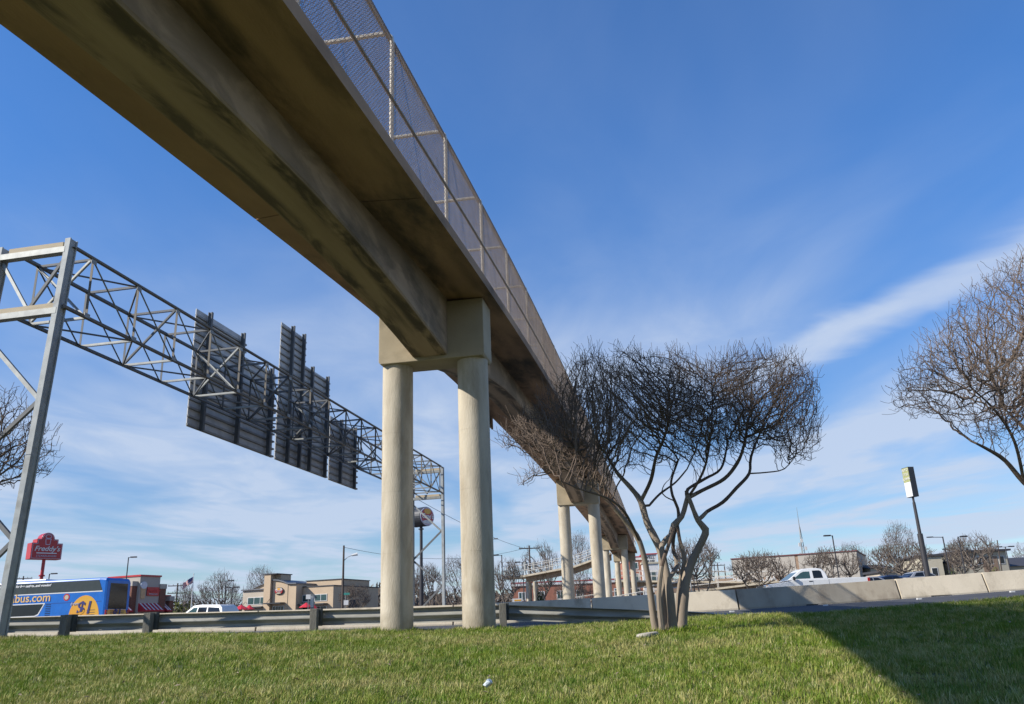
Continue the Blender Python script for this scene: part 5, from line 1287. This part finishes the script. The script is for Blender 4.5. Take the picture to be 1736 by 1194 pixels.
# red brick apartments behind the ramps
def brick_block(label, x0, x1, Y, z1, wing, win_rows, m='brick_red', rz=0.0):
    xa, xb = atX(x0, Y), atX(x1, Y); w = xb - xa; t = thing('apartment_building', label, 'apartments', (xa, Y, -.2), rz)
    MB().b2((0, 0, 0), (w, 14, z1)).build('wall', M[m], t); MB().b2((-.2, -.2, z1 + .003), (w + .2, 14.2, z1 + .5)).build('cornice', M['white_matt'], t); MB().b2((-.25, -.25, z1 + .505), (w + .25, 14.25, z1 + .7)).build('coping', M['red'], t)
    MB().b2((-.02, -.06, 0), (w + .02, -.004, 2.9)).build('base_wall', M['grey_wall'], t)
    n = max(1, int(w / 3.4))
    for (za, zb_) in win_rows:
        for k in range(n):
            u = w * (k + .5) / n; wall_window(t, u - .7, u + .7, za, zb_, -.0, .16, 'glass_green', 1)
    return t, w
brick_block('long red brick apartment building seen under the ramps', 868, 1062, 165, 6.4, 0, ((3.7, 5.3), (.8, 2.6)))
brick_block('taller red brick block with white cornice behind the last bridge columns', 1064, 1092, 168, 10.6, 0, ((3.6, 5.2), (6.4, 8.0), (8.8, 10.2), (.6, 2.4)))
Yt = 166; xa = atX(1091, Yt); xb = atX(1118, Yt); w = xb - xa; zt2 = at(1105, 940, Yt).z + .2; zm = at(1105, 956, Yt).z + .2
t = thing('apartment_tower', 'white corner tower with red trim and black letters behind the near tree trunks', 'tower', (xa, Yt, -.2), R_(-2))
MB().b2((0, 0, 0), (w, 4, zm)).build('lower_wall', M['white_matt'], t); MB().b2((.2, .2, zm + .35), (w - .2, 3.8, zt2)).build('upper_wall', M['white_matt'], t); MB().b2((-.2, -.2, zm + .003), (w + .2, 4.2, zm + .345)).build('cornice', M['cream'], t); MB().b2((0, 0, zt2 + .003), (w, 4, zt2 + .2)).build('coping', M['red'], t)
wall_window(t, .5, w - .5, 5.8, 8.2, 0, .15, 'glass_green', 1); wall_window(t, .5, w - .5, 1.5, 4.4, 0, .15, 'glass', 1)
text('WELL', M['black'], t, (w / 2, .17, zt2 - .55), .85, 0, sx=.9); text('LAMP', M['black'], t, (w / 2, .17, zt2 - 1.35), .85, 0, sx=.9)
house('building', 'low dark-roofed building behind the near tree and right of the brick tower', 'building', 1125, 1205, 130, 985, 10, 'brick_tan', 'roof_dark', 0, rows=((1.0, 2.4, 5, 1.0, 0),))
# pipe fence at the foot of the third pier
t = thing('pipe_fence', 'low grey pipe and mesh fence behind the barrier at the foot of the third pier', 'fence', (atX(1038, 70), 70, .0))
fw = atX(1115, 70) - atX(1038, 70)
for k in range(7): MB().tube([(fw * k / 6, 0, 0), (fw * k / 6, 0, 1.5 + .5 * k / 6)], .035, 8).build('fence_post', M['fence'], t)
for z in (.35, 1.5): MB().tube([(0, 0, z), (fw, 0, z + (.5 if z > 1 else 0))], .03, 8).build('fence_rail', M['fence'], t)
mb = MB()
for k in range(26): mb.beam((fw * k / 26, 0, .1), (fw * (k + 1.5) / 26, 0, 1.5), .01, .01); mb.beam((fw * (k + 1.5) / 26, 0, .1), (fw * k / 26, 0, 1.5), .01, .01)
mb.build('mesh_panel', M['fence'], t, fix=False, kind='stuff')

# ------------------------------------------------------------------ small things on the grass
q = at(823, 1172, 6.6); q.z = ground_z(q.x, 6.6)
lt = thing('crumpled_cup', 'crumpled pale blue-white paper cup lying in the foreground grass', 'litter', (q.x, 6.6, q.z + .045), .5)
lt.scale = (.8, .8, .8)
secs = []
for i in range(6):
    rr = .022 + .011 * i / 5; secs.append([(rr * math.cos(a) * (1 + .18 * math.sin(3 * a + i)) + .004 * i, rr * math.sin(a), .012 * i + .006 * math.sin(2 * a + i)) for a in np.linspace(0, 2 * math.pi, 13)[:-1]])
c_ = MB().loft(secs).build('cup', M['litter'], lt); c_.rotation_euler = (.5, .35, 0)
MB().b2((.035, -.01, .0), (.065, .012, .03)).build('torn_label', M['orange'], lt)
q = at(1098, 1077, 11.2); q.z = ground_z(q.x, 11.2)
st = thing('flat_stone', 'flat pale stone lying in the grass at the foot of the tree', 'stone', (q.x, 11.2, q.z + .02), .1)
secs = []
for z_, k_ in ((0, .9), (.02, 1.0), (.045, .92), (.055, .7)):
    secs.append([(.14 * k_ * math.cos(a) * (1 + .12 * math.sin(2 * a + 1)), .09 * k_ * math.sin(a) * (1 + .1 * math.cos(3 * a)), z_ + .01 * math.cos(a)) for a in np.linspace(0, 2 * math.pi, 15)[:-1]])
MB().loft(secs).build('stone', M['stone'], st, smooth=True)

random.seed(31)
mb = MB()
for _ in range(260):
    y = random.uniform(4.6, 17) ; x = random.uniform(-.7, .7) * y; z = ground_z(x, y) + random.uniform(.02, .06); a = random.uniform(0, 6.28); l_ = random.uniform(.012, .03); w_ = l_ * random.uniform(.35, .6)
    c = Vector((x, y, z)); d1 = Vector((math.cos(a), math.sin(a), random.uniform(-.5, .5))) * l_; d2 = Vector((-math.sin(a), math.cos(a), random.uniform(-.6, .6))) * w_
    o = len(mb.v); mb.v += [tuple(c - d1), tuple(c - d2 + Vector((0, 0, .006))), tuple(c + d1), tuple(c + d2 + Vector((0, 0, .006)))]; mb.f += [(o, o + 1, o + 2), (o, o + 2, o + 3)]
tag(mb.build('dead_leaves', M['rail_pipe'], fix=False), 'small brown dead leaves scattered through the grass', 'leaf litter', kind='stuff')

# ------------------------------------------------------------------ grass (nobody could count it): blades as instances
def grass_mat():
    m = bpy.data.materials.new('grass blades'); m.use_nodes = True; nt = m.node_tree; b = nt.nodes['Principled BSDF']
    ge = nt.nodes.new('ShaderNodeNewGeometry'); oi = nt.nodes.new('ShaderNodeObjectInfo')
    def nz(s, d=3):
        n = nt.nodes.new('ShaderNodeTexNoise'); nt.links.new(ge.outputs['Position'], n.inputs['Vector']); n.inputs['Scale'].default_value = s; n.inputs['Detail'].default_value = d; return n.outputs[0]
    def mr(v, a, z):
        r = nt.nodes.new('ShaderNodeMapRange'); nt.links.new(v, r.inputs[0]); r.inputs[1].default_value = a; r.inputs[2].default_value = z; return r.outputs[0]
    def mix(f, a, c):
        x = nt.nodes.new('ShaderNodeMixRGB'); nt.links.new(f, x.inputs[0])
        for i, v in ((1, a), (2, c)):
            if isinstance(v, tuple): x.inputs[i].default_value = (*v, 1)
            else: nt.links.new(v, x.inputs[i])
        return x.outputs[0]
    c = mix(oi.outputs['Random'], (.105, .188, .006), (.24, .285, .018))
    add = nt.nodes.new('ShaderNodeMath'); add.operation = 'ADD'; nt.links.new(nz(.55), add.inputs[0])
    m2 = nt.nodes.new('ShaderNodeMath'); m2.operation = 'MULTIPLY_ADD'; nt.links.new(oi.outputs['Random'], m2.inputs[0]); m2.inputs[1].default_value = .5; m2.inputs[2].default_value = -.25; nt.links.new(m2.outputs[0], add.inputs[1])
    c = mix(mr(add.outputs[0], .40, .80), c, (.46, .39, .15))
    c = mix(mr(nz(1.5), .55, .8), c, (.095, .185, .008))
    c = mix(mr(oi.outputs['Random'], .90, .93), c, (.46, .44, .18))
    nt.links.new(c, b.inputs['Base Color']); b.inputs['Roughness'].default_value = .7
    tr = nt.nodes.new('ShaderNodeBsdfTranslucent'); nt.links.new(c, tr.inputs[0]); ms = nt.nodes.new('ShaderNodeMixShader'); ms.inputs[0].default_value = .22
    nt.links.new(b.outputs[0], ms.inputs[1]); nt.links.new(tr.outputs[0], ms.inputs[2]); nt.links.new(ms.outputs[0], nt.nodes['Material Output'].inputs[0]); return m
GM = grass_mat()
random.seed(11)
hid = bpy.data.collections.new('grass_tufts')
for v in range(8):
    mb = MB()
    for _ in range(15):
        a = random.uniform(0, 6.28); r = random.uniform(0, .055); x, y = r * math.cos(a), r * math.sin(a)
        h = random.uniform(.018, .066) * (1.55 if random.random() < .07 else 1); w = random.uniform(.0016, .0036); ln_ = random.uniform(.1, .95) * h; da = random.uniform(0, 6.28); wa = da + 1.57 + random.uniform(-.5, .5)
        dx, dy = math.cos(da) * ln_, math.sin(da) * ln_; wx, wy = math.cos(wa) * w, math.sin(wa) * w
        o = len(mb.v)
        mb.v += [(x - wx, y - wy, -.01), (x + wx, y + wy, -.01), (x + dx * .35 - wx * .9, y + dy * .35 - wy * .9, h * .55), (x + dx * .35 + wx * .9, y + dy * .35 + wy * .9, h * .55), (x + dx, y + dy, h * .95)]
        mb.f += [(o, o + 1, o + 3, o + 2), (o + 2, o + 3, o + 4)]
    me = mb.mesh('grass_tuft'); me.materials.append(GM); o = bpy.data.objects.new('grass_tuft', me); hid.objects.link(o)
pts = []; rg2 = np.random.default_rng(3)
def scatter(x0f, x1f, y0, y1, dens_, sc):
    area_y = y1 - y0; wmax = max(abs(x0f) * y1, abs(x1f) * y1) * 2; n = int(dens_ * wmax * area_y)
    X = rg2.uniform(-wmax / 2, wmax / 2, n); Y = rg2.uniform(y0, y1, n); k = (X > x0f * Y - .6) & (X < x1f * Y + .6)
    for x, y in zip(X[k], Y[k]):
        s_ = sc * rg2.uniform(.65, 1.3)
        if y > 17.6: s_ *= .8
        pts.append((x, y, ground_z(x, y), s_))
scatter(-.72, .72, 3.6, 8.5, 420, .85); scatter(-.72, .72, 8.5, 13, 200, 1.05); scatter(-.72, .72, 13, 19.0, 120, 1.2)
scatter(-1.2, 1.2, 1.0, 3.6, 60, 1.0)
n_in = len(pts); scatter(-1.7, 1.7, 3.6, 19.0, 26, 1.5); pts[n_in:] = [p for p in pts[n_in:] if abs(p[0]) > .74 * p[1] + .6]
# taller unmown wisps round columns, posts and trunks
for (cx0, cy0, r_, n_) in [(*BP(-.83, 0)[:2], .5, 60), (*BP(.83, 0)[:2], .55, 90), (mt_loc.x, mt_loc.y, .5, 160), (g0.x, g0.y, .4, 40)] + [(X, GY - .1, .25, 16) for X in (-9.78, -8, -4.45, -.42)]:
    for _ in range(n_):
        a = rg2.uniform(0, 6.28); q_ = r_ * math.sqrt(rg2.uniform(.3, 1)); x, y = cx0 + q_ * math.cos(a), cy0 + q_ * math.sin(a); pts.append((x, y, ground_z(x, y), rg2.uniform(1.4, 2.2)))
for _ in range(900):
    x = rg2.uniform(-12, 13); y = rg2.uniform(17.0, 18.9); pts.append((x, y, ground_z(x, y), rg2.uniform(1.3, 1.9)))
gmesh = bpy.data.meshes.new('grass'); gmesh.from_pydata([p[:3] for p in pts], [], [])
at_ = gmesh.attributes.new('tuft_scale', 'FLOAT', 'POINT'); at_.data.foreach_set('value', np.array([p[3] for p in pts], dtype=np.float32))
gobj = bpy.data.objects.new('grass', gmesh); COL.objects.link(gobj); tag(gobj, 'short rough green grass covering the bank in the foreground', 'grass', kind='stuff')
ng = bpy.data.node_groups.new('grass', 'GeometryNodeTree'); ng.interface.new_socket('Geometry', in_out='INPUT', socket_type='NodeSocketGeometry'); ng.interface.new_socket('Geometry', in_out='OUTPUT', socket_type='NodeSocketGeometry')
N_ = ng.nodes; L_ = ng.links
gi = N_.new('NodeGroupInput'); go = N_.new('NodeGroupOutput'); mp_ = N_.new('GeometryNodeMeshToPoints'); ip = N_.new('GeometryNodeInstanceOnPoints'); ci = N_.new('GeometryNodeCollectionInfo')
ci.inputs[0].default_value = hid; ci.inputs['Separate Children'].default_value = True; ci.inputs['Reset Children'].default_value = True
rv = N_.new('FunctionNodeRandomValue'); rv.data_type = 'FLOAT_VECTOR'; rv.inputs[0].default_value = (-.12, -.12, 0); rv.inputs[1].default_value = (.12, .12, 6.283)
na = N_.new('GeometryNodeInputNamedAttribute'); na.data_type = 'FLOAT'; na.inputs[0].default_value = 'tuft_scale'
ri = N_.new('FunctionNodeRandomValue'); ri.data_type = 'INT'; ri.inputs[4].default_value = 0; ri.inputs[5].default_value = 7
L_.new(gi.outputs[0], mp_.inputs[0]); L_.new(mp_.outputs[0], ip.inputs['Points']); L_.new(ci.outputs[0], ip.inputs['Instance']); ip.inputs['Pick Instance'].default_value = True
L_.new(ri.outputs[2], ip.inputs['Instance Index']); L_.new(rv.outputs[0], ip.inputs['Rotation']); L_.new(na.outputs[0], ip.inputs['Scale']); L_.new(ip.outputs[0], go.inputs[0])
md = gobj.modifiers.new('grass', 'NODES'); md.node_group = ng
print('tufts', len(pts))

# lettering becomes real mesh
dg = bpy.context.evaluated_depsgraph_get()
for o in [o for o in bpy.data.objects if o.type == 'FONT']:
    me = bpy.data.meshes.new_from_object(o.evaluated_get(dg)); nm = o.name; n = bpy.data.objects.new('lettering', me); COL.objects.link(n)
    n.parent = o.parent; n.location = o.location; n.rotation_euler = o.rotation_euler; n.scale = o.scale; bpy.data.objects.remove(o)
